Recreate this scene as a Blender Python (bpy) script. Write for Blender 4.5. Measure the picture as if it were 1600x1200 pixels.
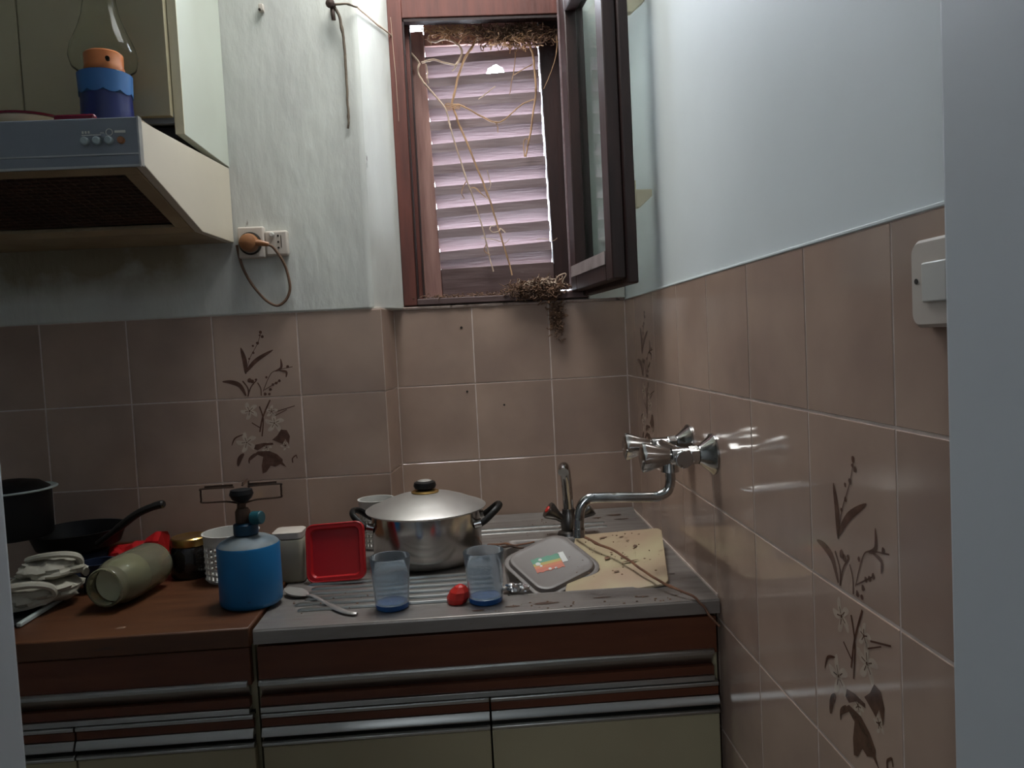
import bpy, math, random
from mathutils import Vector, Matrix, noise
random.seed(7)
for o in list(bpy.data.objects): bpy.data.objects.remove(o)
SC = bpy.context.scene
COL = SC.collection
PI = math.pi

# ---------------------------------------------------------------- camera, world, lights
cam_d = bpy.data.cameras.new('camera'); cam = bpy.data.objects.new('camera', cam_d); COL.objects.link(cam)
cam_d.sensor_width = 36; cam_d.lens = 27.68; cam_d.clip_start = .02
yaw, pitch, roll = .0487, -.0524, -.0503
fw = Vector((math.sin(yaw)*math.cos(pitch), math.cos(yaw)*math.cos(pitch), math.sin(pitch)))
rt = Vector((math.cos(yaw), -math.sin(yaw), 0)); up = rt.cross(fw)
r2 = rt*math.cos(roll)+up*math.sin(roll); u2 = up*math.cos(roll)-rt*math.sin(roll)
cam.matrix_world = Matrix(((r2.x, u2.x, -fw.x, -.4072), (r2.y, u2.y, -fw.y, -2.0567), (r2.z, u2.z, -fw.z, 1.3215), (0, 0, 0, 1)))
SC.camera = cam
SC.view_settings.view_transform = 'Standard'; SC.view_settings.look = 'None'
SC.view_settings.gamma = 1; SC.view_settings.use_curve_mapping = False
SC.view_settings.exposure = 0.0

W = bpy.data.worlds.new('world'); SC.world = W; W.use_nodes = True
W.node_tree.nodes['Background'].inputs[0].default_value = (.80, .88, 1.0, 1)
W.node_tree.nodes['Background'].inputs[1].default_value = 25.0

def area(name, loc, aim, sx, sy, power, col):
    d = bpy.data.lights.new(name, 'AREA'); d.shape = 'RECTANGLE'; d.size = sx; d.size_y = sy; d.energy = power; d.color = col
    o = bpy.data.objects.new(name, d); COL.objects.link(o); o.location = loc
    o.rotation_euler = (Vector(aim)-Vector(loc)).to_track_quat('-Z', 'Y').to_euler()
    return o
area('transom_fill', (-.34, .14, 2.46), (-.34, -.6, 2.05), .40, .34, 2.0, (.86, .94, 1.0))  # added fill light set in the invented transom, brightens the upper walls
lamp = area('ceiling_fill', (-.46, -.34, 2.66), (-.44, -.24, 0), .50, .40, 8.6, (.98, .985, .96)); lamp.data.spread = math.radians(118)  # added overhead fill, no known fixture; brightens back wall and counter
area('hallway_daylight', (-1.5, -3.9, 2.0), (-.5, 0, 1.6), 1.0, 1.2, 13.5, (.84, .92, 1.0))

# ---------------------------------------------------------------- materials
def mat(name, c1, c2=None, rough=.5, metal=0, scale=6, stretch=(1, 1, 1), bump=0, bscale=None, spots=None, sscale=40, sth=.66,
        trans=0, alpha=1, coat=0, rnd=0, ior=1.45, rvar=0, spec=.5, detail=4):
    m = bpy.data.materials.new(name); m.use_nodes = True; nt = m.node_tree; N = nt.nodes; L = nt.links
    b = N['Principled BSDF']; b.inputs['Roughness'].default_value = rough; b.inputs['Metallic'].default_value = metal
    b.inputs['Transmission Weight'].default_value = trans; b.inputs['Alpha'].default_value = alpha; b.inputs['IOR'].default_value = ior
    b.inputs['Coat Weight'].default_value = coat; b.inputs['Specular IOR Level'].default_value = spec
    tc = N.new('ShaderNodeTexCoord'); mp = N.new('ShaderNodeMapping'); mp.inputs['Scale'].default_value = stretch
    L.new(tc.outputs['Object'], mp.inputs[0])
    if rnd:
        oi0 = N.new('ShaderNodeObjectInfo'); ml = N.new('ShaderNodeMath'); ml.operation = 'MULTIPLY'; ml.inputs[1].default_value = 37.0
        L.new(oi0.outputs['Random'], ml.inputs[0]); L.new(ml.outputs[0], mp.inputs['Location'])
    n = N.new('ShaderNodeTexNoise'); n.inputs['Scale'].default_value = scale; n.inputs['Detail'].default_value = detail; L.new(mp.outputs[0], n.inputs[0])
    cr = N.new('ShaderNodeValToRGB'); c2 = c2 or tuple(x*.8 for x in c1)
    cr.color_ramp.elements[0].position = .35; cr.color_ramp.elements[1].position = .68
    cr.color_ramp.elements[0].color = (*c1, 1); cr.color_ramp.elements[1].color = (*c2, 1)
    L.new(n.outputs[0], cr.inputs[0]); out = cr.outputs[0]
    if rnd:
        oi = N.new('ShaderNodeObjectInfo'); mr = N.new('ShaderNodeMapRange'); mr.inputs[3].default_value = 1-rnd; mr.inputs[4].default_value = 1+rnd
        L.new(oi.outputs['Random'], mr.inputs[0])
        mx = N.new('ShaderNodeMix'); mx.data_type = 'RGBA'; mx.blend_type = 'MULTIPLY'; mx.inputs[0].default_value = 1
        L.new(out, mx.inputs[6]); L.new(mr.outputs[0], mx.inputs[7]); out = mx.outputs[2]
    if spots:
        s = N.new('ShaderNodeTexNoise'); s.inputs['Scale'].default_value = sscale; s.inputs['Detail'].default_value = 6; L.new(mp.outputs[0], s.inputs[0])
        r = N.new('ShaderNodeMapRange'); r.inputs[1].default_value = sth; r.inputs[2].default_value = sth+.05; L.new(s.outputs[0], r.inputs[0])
        mx = N.new('ShaderNodeMix'); mx.data_type = 'RGBA'; L.new(r.outputs[0], mx.inputs[0]); L.new(out, mx.inputs[6]); mx.inputs[7].default_value = (*spots, 1); out = mx.outputs[2]
    L.new(out, b.inputs['Base Color'])
    if rvar:
        r = N.new('ShaderNodeMapRange'); r.inputs[1].default_value = .3; r.inputs[2].default_value = .7
        r.inputs[3].default_value = max(0, rough-rvar); r.inputs[4].default_value = rough+rvar
        L.new(n.outputs[0], r.inputs[0]); L.new(r.outputs[0], b.inputs['Roughness'])
    if bump:
        q = N.new('ShaderNodeTexNoise'); q.inputs['Scale'].default_value = bscale or scale*3; q.inputs['Detail'].default_value = 6; L.new(mp.outputs[0], q.inputs[0])
        bp = N.new('ShaderNodeBump'); bp.inputs['Strength'].default_value = bump; bp.inputs['Distance'].default_value = .004
        L.new(q.outputs[0], bp.inputs['Height']); L.new(bp.outputs[0], b.inputs['Normal'])
    m['out'] = 0
    return m

M = {}
M['plaster'] = mat('old_plaster', (.60, .61, .56), (.49, .49, .46), .75, scale=5, stretch=(1, 1, .35), bump=.9, bscale=28, spots=(.16, .14, .12), sscale=34, sth=.735)
M['plaster_right'] = mat('painted_plaster_right', (.60, .64, .64), (.56, .60, .60), .6, scale=3, bump=.08, bscale=20, spots=(.25, .24, .22), sscale=30, sth=.80)
M['jamb'] = mat('painted_jamb', (.46, .49, .51), (.42, .45, .47), .45, scale=4, bump=.05)
M['ceiling'] = mat('ceiling_paint', (.62, .62, .60), (.56, .56, .54), .8, scale=3)
M['tile'] = mat('beige_pink_glazed_tile', (.40, .285, .222), (.30, .21, .166), .10, scale=5, rnd=.05, rvar=.05, coat=.0, spec=.55)
M['grout'] = mat('pale_grout', (.62, .51, .45), (.46, .37, .32), .85, scale=25, bump=.3)
M['print_dark'] = mat('brown_print', (.075, .035, .024), (.12, .06, .04), .15, scale=60)
M['print_light'] = mat('pale_print', (.50, .40, .31), (.40, .31, .245), .15, scale=50)
M['sill_dirt'] = mat('dirty_sill_mortar', (.42, .33, .29), (.20, .14, .12), .9, scale=22, bump=.6, spots=(.06, .04, .03), sscale=30, sth=.60)
M['rail_wood'] = mat('dusty_dark_rail_wood', (.085, .050, .047), (.13, .085, .08), .6, scale=9, stretch=(.7, 6, 6), bump=.2, spots=(.40, .33, .32), sscale=45, sth=.72)
M['lit_dusty_bead'] = mat('lit_dusty_glazing_bead', (.26, .215, .21), (.17, .135, .135), .7, scale=16, spots=(.06, .05, .05), sscale=30, sth=.66)  # pale grey puts the lit rebate face into the colour, plus some dust
M['floor'] = mat('floor_tile', (.25, .20, .16), (.2, .16, .13), .5, scale=5)
M['frame_wood'] = mat('red_brown_varnished_wood', (.14, .042, .030), (.085, .028, .021), .55, scale=10, stretch=(4, 4, .5), bump=.2, spots=(.30, .24, .22), sscale=30, sth=.74)
M['sash_wood'] = mat('dark_varnished_wood', (.030, .012, .010), (.016, .007, .006), .48, scale=10, stretch=(4, 4, .5), bump=.15, spots=(.20, .17, .17), sscale=35, sth=.76)
M['shutter_wood'] = mat('weathered_shutter_wood', (.32, .175, .145), (.21, .105, .088), .6, scale=9, stretch=(6, 6, .6), bump=.4, bscale=30)
M['slat_wood'] = mat('weathered_slat_wood', (.245, .185, .190), (.185, .130, .134), .6, scale=12, stretch=(.6, 6, 6), bump=.3, bscale=30)
M['glass'] = mat('window_glass', (.90, .98, .95), (.86, .96, .94), .02, scale=3, trans=1, ior=1.14)
M['steel'] = mat('brushed_steel', (.30, .275, .255), (.24, .215, .20), .38, .6, scale=10, stretch=(1, 5, 5), bump=.05, rvar=.08, spots=(.20, .14, .11), sscale=20, sth=.68)
M['pot_steel'] = mat('polished_pot_steel', (.55, .53, .50), (.48, .46, .44), .18, 1, scale=6, rvar=.06)
M['lid_steel'] = mat('dusty_lid_steel', (.50, .48, .45), (.40, .38, .36), .42, .8, scale=8, spots=(.12, .09, .07), sscale=18, sth=.72)
M['chrome'] = mat('worn_chrome', (.50, .50, .49), (.32, .31, .30), .16, 1, scale=30, rvar=.1, spots=(.25, .22, .19), sscale=50, sth=.62)
M['chrome_dark'] = mat('tarnished_chrome', (.16, .15, .14), (.08, .07, .065), .3, .9, scale=30)
M['black'] = mat('black_bakelite', (.008, .008, .008), (.014, .013, .012), .45, spec=.3)
M['enamel'] = mat('black_enamel', (.006, .006, .007), (.010, .010, .010), .45, spec=.25)
M['gold'] = mat('gold_metal', (.60, .40, .14), (.42, .26, .09), .3, 1)
M['wood_top'] = mat('orange_brown_laminate', (.100, .038, .015), (.068, .025, .010), .42, scale=7, stretch=(.8, 6, 4), bump=.05, spots=(.05, .025, .015), sscale=14, sth=.70)
M['wood_panel'] = mat('red_brown_laminate', (.115, .034, .014), (.085, .024, .010), .4, scale=8, stretch=(.8, 6, 6))
M['cream'] = mat('cream_laminate', (.34, .30, .19), (.30, .26, .165), .4, scale=4)
M['cream_light'] = mat('pale_cream_panel', (.52, .47, .37), (.47, .42, .335), .4, scale=4, spots=(.35, .25, .17), sscale=12, sth=.75)
M['cab_white'] = mat('cabinet_side_white', (.47, .50, .43), (.43, .455, .385), .4, scale=4)
M['edge_cream'] = mat('cream_edge_band', (.66, .60, .42), (.60, .54, .38), .45)
M['alu'] = mat('aluminium_profile', (.46, .46, .44), (.36, .36, .345), .32, 1, scale=8, stretch=(.5, 8, 8))
M['shadow_gap'] = mat('dark_gap', (.012, .012, .010), (.02, .018, .015), .7)
M['hood_grey'] = mat('grey_painted_metal', (.20, .215, .235), (.165, .18, .20), .35, scale=5)
M['hood_under'] = mat('greasy_hood_frame', (.30, .23, .13), (.22, .155, .085), .5, scale=8)
M['filter'] = mat('greasy_filter_mesh', (.050, .022, .012), (.025, .012, .008), .55, scale=20, bump=.4)
M['mark'] = mat('pale_marking', (.6, .58, .5), (.55, .53, .46), .5)
M['knob_grey'] = mat('grey_knob', (.32, .38, .38), (.26, .31, .31), .35)
M['plug'] = mat('brown_bakelite_plug', (.30, .13, .05), (.22, .09, .035), .35)
M['cord'] = mat('brown_cloth_cord', (.16, .09, .055), (.10, .055, .035), .7, scale=60)
M['socket'] = mat('ivory_socket_plastic', (.52, .46, .40), (.46, .41, .36), .35, scale=10)
M['hole'] = mat('dark_hole', (.02, .015, .012), (.02, .015, .012), .8)
M['blue_can'] = mat('blue_gas_canister_paint', (.006, .15, .36), (.004, .12, .30), .38, scale=6, spots=(.01, .03, .07), sscale=50, sth=.72)
M['blue_dark'] = mat('dark_blue_plastic', (.006, .05, .10), (.005, .035, .075), .4)
M['teal'] = mat('teal_knob', (.008, .075, .095), (.006, .06, .08), .4)
M['dust_top'] = mat('dusty_shoulder', (.16, .17, .16), (.08, .14, .20), .6, scale=14)
M['rust'] = mat('rusty_metal', (.10, .055, .035), (.05, .03, .022), .6, .4, scale=40)
M['white_plastic'] = mat('white_plastic', (.52, .51, .47), (.45, .44, .41), .4)
M['cloudy'] = mat('cloudy_container', (.42, .38, .32), (.36, .36, .24), .35, scale=5, trans=.35, spec=.4)
M['red_plastic'] = mat('red_plastic', (.42, .010, .012), (.34, .008, .010), .35)
M['red_cap'] = mat('red_matte', (.50, .022, .014), (.42, .016, .010), .45)
M['tumbler'] = mat('blue_tinted_tumbler', (.84, .90, .95), (.70, .80, .89), .08, scale=10, trans=.92, ior=1.28, bump=.5, bscale=18)
M['tumbler_base'] = mat('deep_blue_tumbler_base', (.02, .12, .38), (.015, .09, .30), .15, trans=.3)
M['foil'] = mat('crumpled_foil', (.85, .85, .85), (.5, .5, .5), .22, 1, scale=60)
M['dish'] = mat('grey_dish_plastic', (.17, .148, .136), (.145, .125, .115), .42, scale=5, spots=(.20, .16, .13), sscale=26, sth=.68)
M['board'] = mat('stained_cutting_board', (.42, .36, .22), (.36, .25, .17), .5, scale=7, spots=(.10, .045, .03), sscale=17, sth=.715, detail=2)
M['twig'] = mat('brown_twig', (.12, .055, .035), (.20, .09, .045), .7, scale=30)
M['vine'] = mat('dry_vine', (.42, .25, .13), (.30, .17, .09), .7, scale=30)
M['vine_pale'] = mat('pale_dry_vine', (.55, .42, .32), (.40, .28, .20), .7, scale=30)
M['nest'] = mat('dry_nest', (.20, .11, .065), (.07, .04, .028), .9, scale=60)
M['jar'] = mat('old_glass_jar', (.58, .57, .42), (.46, .45, .32), .10, scale=6, trans=.82, ior=1.3)
M['jar_in'] = mat('cloudy_jar_inside', (.48, .48, .34), (.38, .38, .27), .5)
M['jar_dark'] = mat('dark_filled_jar', (.010, .009, .009), (.016, .012, .010), .12)
M['cloth'] = mat('crumpled_white_cloth', (.46, .43, .35), (.34, .32, .26), .85, scale=9, bump=.5, bscale=14)
M['rod'] = mat('pale_rod', (.50, .56, .54), (.44, .50, .48), .4)
M['navy'] = mat('navy_plastic', (.006, .012, .035), (.008, .015, .04), .5)
M['lamp_blue'] = mat('blue_lamp_base', (.006, .012, .085), (.005, .010, .07), .3)
M['lamp_band'] = mat('light_blue_lamp_band', (.03, .12, .30), (.025, .10, .26), .4)
M['orange'] = mat('orange_lamp_collar', (.55, .17, .05), (.48, .14, .04), .45)
M['clear'] = mat('clear_thin_glass', (.95, .96, .92), (.9, .92, .88), .03, trans=1, ior=1.12)
M['plum'] = mat('dark_red_enamel', (.14, .006, .022), (.11, .005, .018), .25)
M['string'] = mat('old_string', (.12, .09, .065), (.18, .14, .10), .8, scale=60)
M['nail'] = mat('rusty_nail', (.07, .04, .028), (.04, .025, .02), .6, .5)
M['rainbow_green'] = mat('sticker_green', (.05, .20, .14), (.10, .26, .16), .4)
M['rainbow_yellow'] = mat('sticker_yellow', (.34, .32, .08), (.38, .28, .07), .4)
M['rainbow_orange'] = mat('sticker_orange', (.46, .18, .07), (.48, .15, .06), .4)
M['rainbow_red'] = mat('sticker_red', (.44, .09, .05), (.44, .12, .07), .4)
M['sticker_white'] = mat('sticker_white', (.60, .60, .56), (.5, .5, .48), .4, spots=(.2, .2, .2), sscale=90, sth=.6)

# greasy stain under the hood: real yellow-brown wear on the plaster
def add_stain(m):
    nt = m.node_tree; N = nt.nodes; L = nt.links; b = N['Principled BSDF']; src = b.inputs['Base Color'].links[0].from_socket
    tc = N.new('ShaderNodeTexCoord'); sx = N.new('ShaderNodeSeparateXYZ'); L.new(tc.outputs['Object'], sx.inputs[0])
    zr = N.new('ShaderNodeMapRange'); zr.inputs[1].default_value = 1.44; zr.inputs[2].default_value = 1.56; L.new(sx.outputs['Z'], zr.inputs[0])
    xr = N.new('ShaderNodeMapRange'); xr.inputs[1].default_value = -.93; xr.inputs[2].default_value = -1.12; L.new(sx.outputs['X'], xr.inputs[0])
    zc = N.new('ShaderNodeMapRange'); zc.inputs[1].default_value = 1.75; zc.inputs[2].default_value = 1.60; L.new(sx.outputs['Z'], zc.inputs[0])
    n = N.new('ShaderNodeTexNoise'); n.inputs['Scale'].default_value = 11; n.inputs['Detail'].default_value = 5; L.new(tc.outputs['Object'], n.inputs[0])
    def mul(a, c):
        q = N.new('ShaderNodeMath'); q.operation = 'MULTIPLY'; L.new(a, q.inputs[0]); L.new(c, q.inputs[1]); return q.outputs[0]
    k = mul(mul(zr.outputs[0], xr.outputs[0]), mul(zc.outputs[0], n.outputs[0]))
    k2 = N.new('ShaderNodeMapRange'); k2.inputs[1].default_value = .10; k2.inputs[2].default_value = .42; k2.inputs[4].default_value = .9; L.new(k, k2.inputs[0])
    mx = N.new('ShaderNodeMix'); mx.data_type = 'RGBA'; L.new(k2.outputs[0], mx.inputs[0]); L.new(src, mx.inputs[6]); mx.inputs[7].default_value = (.20, .155, .085, 1)
    L.new(mx.outputs[2], b.inputs['Base Color'])
add_stain(M['plaster'])

# ---------------------------------------------------------------- geometry helpers
class MB:
    def __init__(s): s.v = []; s.f = []
    def add(s, vs, fs, mtx=None):
        k = len(s.v); s.v += [tuple(mtx @ Vector(p)) if mtx else tuple(p) for p in vs]; s.f += [tuple(i+k for i in f) for f in fs]; return s
    def box(s, x0, x1, y0, y1, z0, z1, mtx=None):
        return s.add([(x0, y0, z0), (x1, y0, z0), (x1, y1, z0), (x0, y1, z0), (x0, y0, z1), (x1, y0, z1), (x1, y1, z1), (x0, y1, z1)],
                     [(0, 3, 2, 1), (4, 5, 6, 7), (0, 1, 5, 4), (1, 2, 6, 5), (2, 3, 7, 6), (3, 0, 4, 7)], mtx)
    def prism(s, poly, axis, a, b, mtx=None):
        n = len(poly)
        def P(p, t): return {'x': (t, p[0], p[1]), 'y': (p[0], t, p[1]), 'z': (p[0], p[1], t)}[axis]
        vs = [P(p, a) for p in poly]+[P(p, b) for p in poly]
        fs = [tuple(range(n))[::-1], tuple(range(n, 2*n))]+[(i, (i+1) % n, n+(i+1) % n, n+i) for i in range(n)]
        return s.add(vs, fs, mtx)
    def tube(s, pts, r, n=8, closed=False, flat=1):
        pts = [Vector(p) for p in pts]; m = len(pts); rs = r if isinstance(r, (list, tuple)) else [r]*m
        vs = []; prev = None
        for i, p in enumerate(pts):
            a = pts[(i-1) % m] if (closed or i > 0) else p; b = pts[(i+1) % m] if (closed or i < m-1) else p
            t = (b-a).normalized() if (b-a).length > 1e-9 else Vector((0, 0, 1))
            if prev is None:
                q = Vector((0, 0, 1)) if abs(t.z) < .9 else Vector((1, 0, 0)); e = t.cross(q).normalized()
            else:
                e = prev-t*prev.dot(t); e = e.normalized() if e.length > 1e-6 else t.orthogonal().normalized()
            prev = e; g = t.cross(e)
            for k in range(n):
                w = 2*PI*k/n; vs.append(p+e*math.cos(w)*rs[i]+g*math.sin(w)*rs[i]*flat)
        fs = []
        for i in range(m if closed else m-1):
            j = (i+1) % m
            for k in range(n): fs.append((i*n+k, i*n+(k+1) % n, j*n+(k+1) % n, j*n+k))
        if not closed: fs += [tuple(range(n))[::-1], tuple(range((m-1)*n, m*n))]
        return s.add(vs, fs)
    def lathe(s, prof, c=(0, 0, 0), n=32, mtx=None, closed=False, sc=(1, 1)):
        vs = []; fs = []; m = len(prof)
        for r, z in prof:
            for k in range(n):
                w = 2*PI*k/n; vs.append((c[0]+max(r, 1e-5)*math.cos(w)*sc[0], c[1]+max(r, 1e-5)*math.sin(w)*sc[1], c[2]+z))
        for i in range(m if closed else m-1):
            j = (i+1) % m
            for k in range(n): fs.append((i*n+k, i*n+(k+1) % n, j*n+(k+1) % n, j*n+k))
        if not closed: fs += [tuple(range(n))[::-1], tuple(range((m-1)*n, m*n))]
        return s.add(vs, fs, mtx)
    def layers(s, rings, top=True):
        n = len(rings[0]); vs = [p for r in rings for p in r]; fs = []
        for i in range(len(rings)-1):
            for k in range(n): fs.append((i*n+k, i*n+(k+1) % n, (i+1)*n+(k+1) % n, (i+1)*n+k))
        fs += ([tuple(range(n))[::-1]] if top else [])+[tuple(range((len(rings)-1)*n, len(rings)*n))]
        return s.add(vs, fs)
    def build(s, name, m, parent=None, bevel=0, smooth=True, seg=2, sub=0, ang=.7):
        off = Vector((0, 0, 0)); q = parent
        while q is not None: off += q.location; q = q.parent
        me = bpy.data.meshes.new(name); me.from_pydata([tuple(Vector(p)-off) for p in s.v], [], s.f); me.materials.append(m)
        import bmesh
        bm = bmesh.new(); bm.from_mesh(me); bmesh.ops.recalc_face_normals(bm, faces=bm.faces); bm.to_mesh(me); bm.free()
        if smooth:
            me.shade_smooth(); me.set_sharp_from_angle(angle=ang)
        o = bpy.data.objects.new(name, me); COL.objects.link(o); o.parent = parent
        if bevel:
            b = o.modifiers.new('bevel', 'BEVEL'); b.width = bevel; b.segments = seg; b.limit_method = 'ANGLE'; b.angle_limit = .6
        if sub:
            b = o.modifiers.new('sub', 'SUBSURF'); b.levels = sub; b.render_levels = sub
        return o
def tag(o, label=None, cat=None, group=None, kind=None):
    if label: o['label'] = label
    if cat: o['category'] = cat
    if group: o['group'] = group
    if kind: o['kind'] = kind
    return o
def thing(name, loc, label, cat, group=None):
    o = bpy.data.objects.new(name, None); o.empty_display_size = .05; COL.objects.link(o); o.location = loc
    return tag(o, label, cat, group)
def struct(o): o['kind'] = 'structure'; return o
def spline(pts, n=6):
    P = [Vector(p) for p in pts]; out = []
    for i in range(len(P)-1):
        a = P[max(i-1, 0)]; b = P[i]; c = P[i+1]; d = P[min(i+2, len(P)-1)]
        for k in range(n):
            t = k/n; out.append(.5*((2*b)+(c-a)*t+(2*a-5*b+4*c-d)*t*t+(3*b-a-3*c+d)*t**3))
    out.append(P[-1]); return out
def rsq(cx, cy, hx, hy, r, z, n=6):
    out = []
    for sx, sy, a0 in ((1, 1, 0), (-1, 1, 90), (-1, -1, 180), (1, -1, 270)):
        for k in range(n+1):
            a = math.radians(a0+90*k/n); out.append((cx+sx*(hx-r)+r*math.cos(a), cy+sy*(hy-r)+r*math.sin(a), z))
    return out
def R(axis, deg): return Matrix.Rotation(math.radians(deg), 4, axis)
def T(x, y, z): return Matrix.Translation((x, y, z))

# ---------------------------------------------------------------- room shell
AY = -.1432
H = 2.72
fl = struct(MB().box(-2.3, 1.2, -4.3, .2, -.1, 0).build('floor', M['floor'], smooth=False))
ce = struct(MB().box(-2.3, 1.2, -4.3, .2, H, H+.1).build('ceiling', M['ceiling'], smooth=False))
wr = struct(MB().box(.003, .12, -1.45, .16, 1.42, H).build('wall_right', M['plaster_right'], smooth=False))
MB().box(.0009, .12, -1.45, .16, 0, 1.42).build('grout_bed', M['grout'], wr, smooth=False)
MB().box(-.001, .004, -1.45, .0, 1.4195, 1.4235).build('mortar_line', M['plaster_right'], wr, bevel=.001)
# back wall: thicker left part (with splayed reveal), thinner part under the window
wb = MB().prism([(-2.2, AY-.0035), (-.645, AY-.0035), (-.636, AY+.004), (-.577, 0), (-.577, .16), (-2.2, .16)], 'z', 1.42, H)
wb.box(-.577, .003, 0, .16, 2.62, H)
wb.box(-.095, .003, .0, .16, 1.42, 2.62)
wb = struct(wb.build('wall_back', M['plaster'], smooth=False, bevel=.004))
g = MB().prism([(-2.2, AY+.0009), (-.6203, AY+.0009), (-.6051, .0009), (-.6051, .16), (-2.2, .16)], 'z', 0, 1.42)
g.box(-.6051, .0007, .0009, .16, 0, 1.42)
g.build('grout_bed', M['grout'], wb, smooth=False)
# crumbly sill mortar under the window frame
sv = MB(); n = 60; ring = []
for i in range(n):
    x = -.60+.60*i/(n-1); a = noise.noise(Vector((x*22, 1, 2)))
    ring.append([(x, -.003+.004*a, 1.4195), (x, -.004+.004*a, 1.4245+.003*a), (x, .012, 1.430+.003*a), (x, .16, 1.430), (x, .16, 1.4195)])
vs = [p for r_ in ring for p in r_]; fs = []
for i in range(n-1):
    for k in range(5): fs.append((i*5+k, i*5+(k+1) % 5, (i+1)*5+(k+1) % 5, (i+1)*5+k))
fs += [(0, 1, 2, 3, 4), tuple(range((n-1)*5, n*5))]
sv.add(vs, fs).build('sill_mortar', M['sill_dirt'], wb)
wl = struct(MB().box(-2.3, -2.2, -4.3, .16, 0, H).build('wall_left', M['plaster_right'], smooth=False))
wf = MB().box(-.0335, 1.2, -1.60, -1.45, 0, H); wf.box(-2.2, -.7625, -1.60, -1.45, 0, H); wf.box(-.7625, -.0335, -1.60, -1.45, 2.1, H)
wf = struct(wf.build('wall_front', M['jamb'], smooth=False, bevel=.006, seg=3))
struct(MB().box(-2.3, 1.2, -4.4, -4.3, 0, H).build('wall_hall', M['plaster_right'], smooth=False))
struct(MB().box(1.1, 1.2, -4.3, -1.60, 0, H).build('wall_hall_right', M['plaster_right'], smooth=False))

TM = {}
def tile(parent, org, u, v, w, h, rz=0):
    g_ = .0034; w -= g_; h -= g_; key = (round(w, 4), round(h, 4))
    if key not in TM:
        c = .0007; d = .0045
        me = bpy.data.meshes.new('tile')
        vs = [(0, 0, -d), (w, 0, -d), (w, h, -d), (0, h, -d), (0, 0, -c), (w, 0, -c), (w, h, -c), (0, h, -c), (c, c, 0), (w-c, c, 0), (w-c, h-c, 0), (c, h-c, 0)]
        fs = [(8, 9, 10, 11)]+[(a+k, a+(k+1) % 4, b+(k+1) % 4, b+k) for a, b in ((0, 4), (4, 8)) for k in range(4)]
        me.from_pydata(vs, [], fs); me.materials.append(M['tile']); TM[key] = me
    o = bpy.data.objects.new('tile', TM[key]); COL.objects.link(o); o.parent = parent
    u = Vector(u).normalized(); v = Vector(v).normalized(); nn = u.cross(v)
    m = Matrix(((u.x, v.x, nn.x, 0), (u.y, v.y, nn.y, 0), (u.z, v.z, nn.z, 0), (0, 0, 0, 1)))
    p = Vector(org)+u*g_/2+v*g_/2
    tilt = R('X', random.uniform(-.06, .06)) @ R('Y', random.uniform(-.06, .06))
    o.matrix_local = T(*p) @ m @ tilt
    return o
zr = [(1.42-.2*(k+1), .2) for k in range(7)]
motif = {}
for r_, (z0, h) in enumerate(zr):
    # left, thicker part of back wall
    for i in range(7):
        x1 = -.8217-.2*(i-1); x0 = x1-.2
        if i == 0: x1 = -.6195; x0 = -.8217
        x0 = max(x0, -2.2)
        if r_ < 4:
            t = tile(wb, (x0, AY, z0), (1, 0, 0), (0, 0, 1), x1-x0, h)
            if i == 1: motif[('A', r_)] = t
    if r_ < 4:
        d = Vector((.6192-.604, .1432, 0)); tile(wb, (-.6192, AY, z0), d, (0, 0, 1), d.length, h)
        for x0, x1 in ((-.604, -.4024), (-.4024, -.2024), (-.2024, -.0015)): tile(wb, (x0, 0, z0), (1, 0, 0), (0, 0, 1), x1-x0, h)
    ys = [0, -.1133]+[-.3133-.2*k for k in range(6)]+[-1.45]
    for k in range(len(ys)-1):
        t = tile(wr, (0, ys[k], z0), (0, -1, 0), (0, 0, 1), ys[k]-ys[k+1], h)
        if k == 1: motif[('C', r_)] = t
        if k == 6: motif[('R', r_)] = t

# floral print on two stacked tiles; motif coordinates u 0..1 across, v 0..2 down
def leafpoly(p, w):
    P = spline([(a, b, 0) for a, b in p], 5); L_ = []; R_ = []
    for i, q in enumerate(P):
        t = i/(len(P)-1); ww = w*math.sin(PI*min(1, t*.93+.05))**.8/2+.5; a = P[max(0, i-1)]; b = P[min(len(P)-1, i+1)]
        d = (b-a).normalized(); nn = Vector((-d.y, d.x, 0)); L_.append(q+nn*ww); R_.append(q-nn*ww)
    return [(q.x, q.y) for q in L_+R_[::-1]]
def strip(p, w):
    P = spline([(a, b, 0) for a, b in p], 4); L_ = []; R_ = []
    for i, q in enumerate(P):
        a = P[max(0, i-1)]; b = P[min(len(P)-1, i+1)]; d = (b-a).normalized(); nn = Vector((-d.y, d.x, 0)); L_.append(q+nn*w/2); R_.append(q-nn*w/2)
    return [(q.x, q.y) for q in L_+R_[::-1]]
def blob(x, y, r, k=8): return [(x+r*math.cos(2*PI*i/k)*random.uniform(.7, 1.1), y+r*math.sin(2*PI*i/k)*random.uniform(.7, 1.1)) for i in range(k)]
rs_ = random.getstate(); random.seed(3)
DK = []; LT = []
for x, y, r in ((460, 160, 13), (472, 190, 11), (455, 180, 8), (440, 232, 11), (408, 250, 9), (410, 298, 10), (383, 338, 8), (590, 490, 11), (567, 505, 12), (545, 515, 11), (528, 548, 12), (492, 580, 12), (520, 580, 10), (385, 485, 17), (405, 490, 14), (430, 480, 10), (645, 395, 12), (500, 465, 9)): DK.append(blob(x, y, r))
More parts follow.
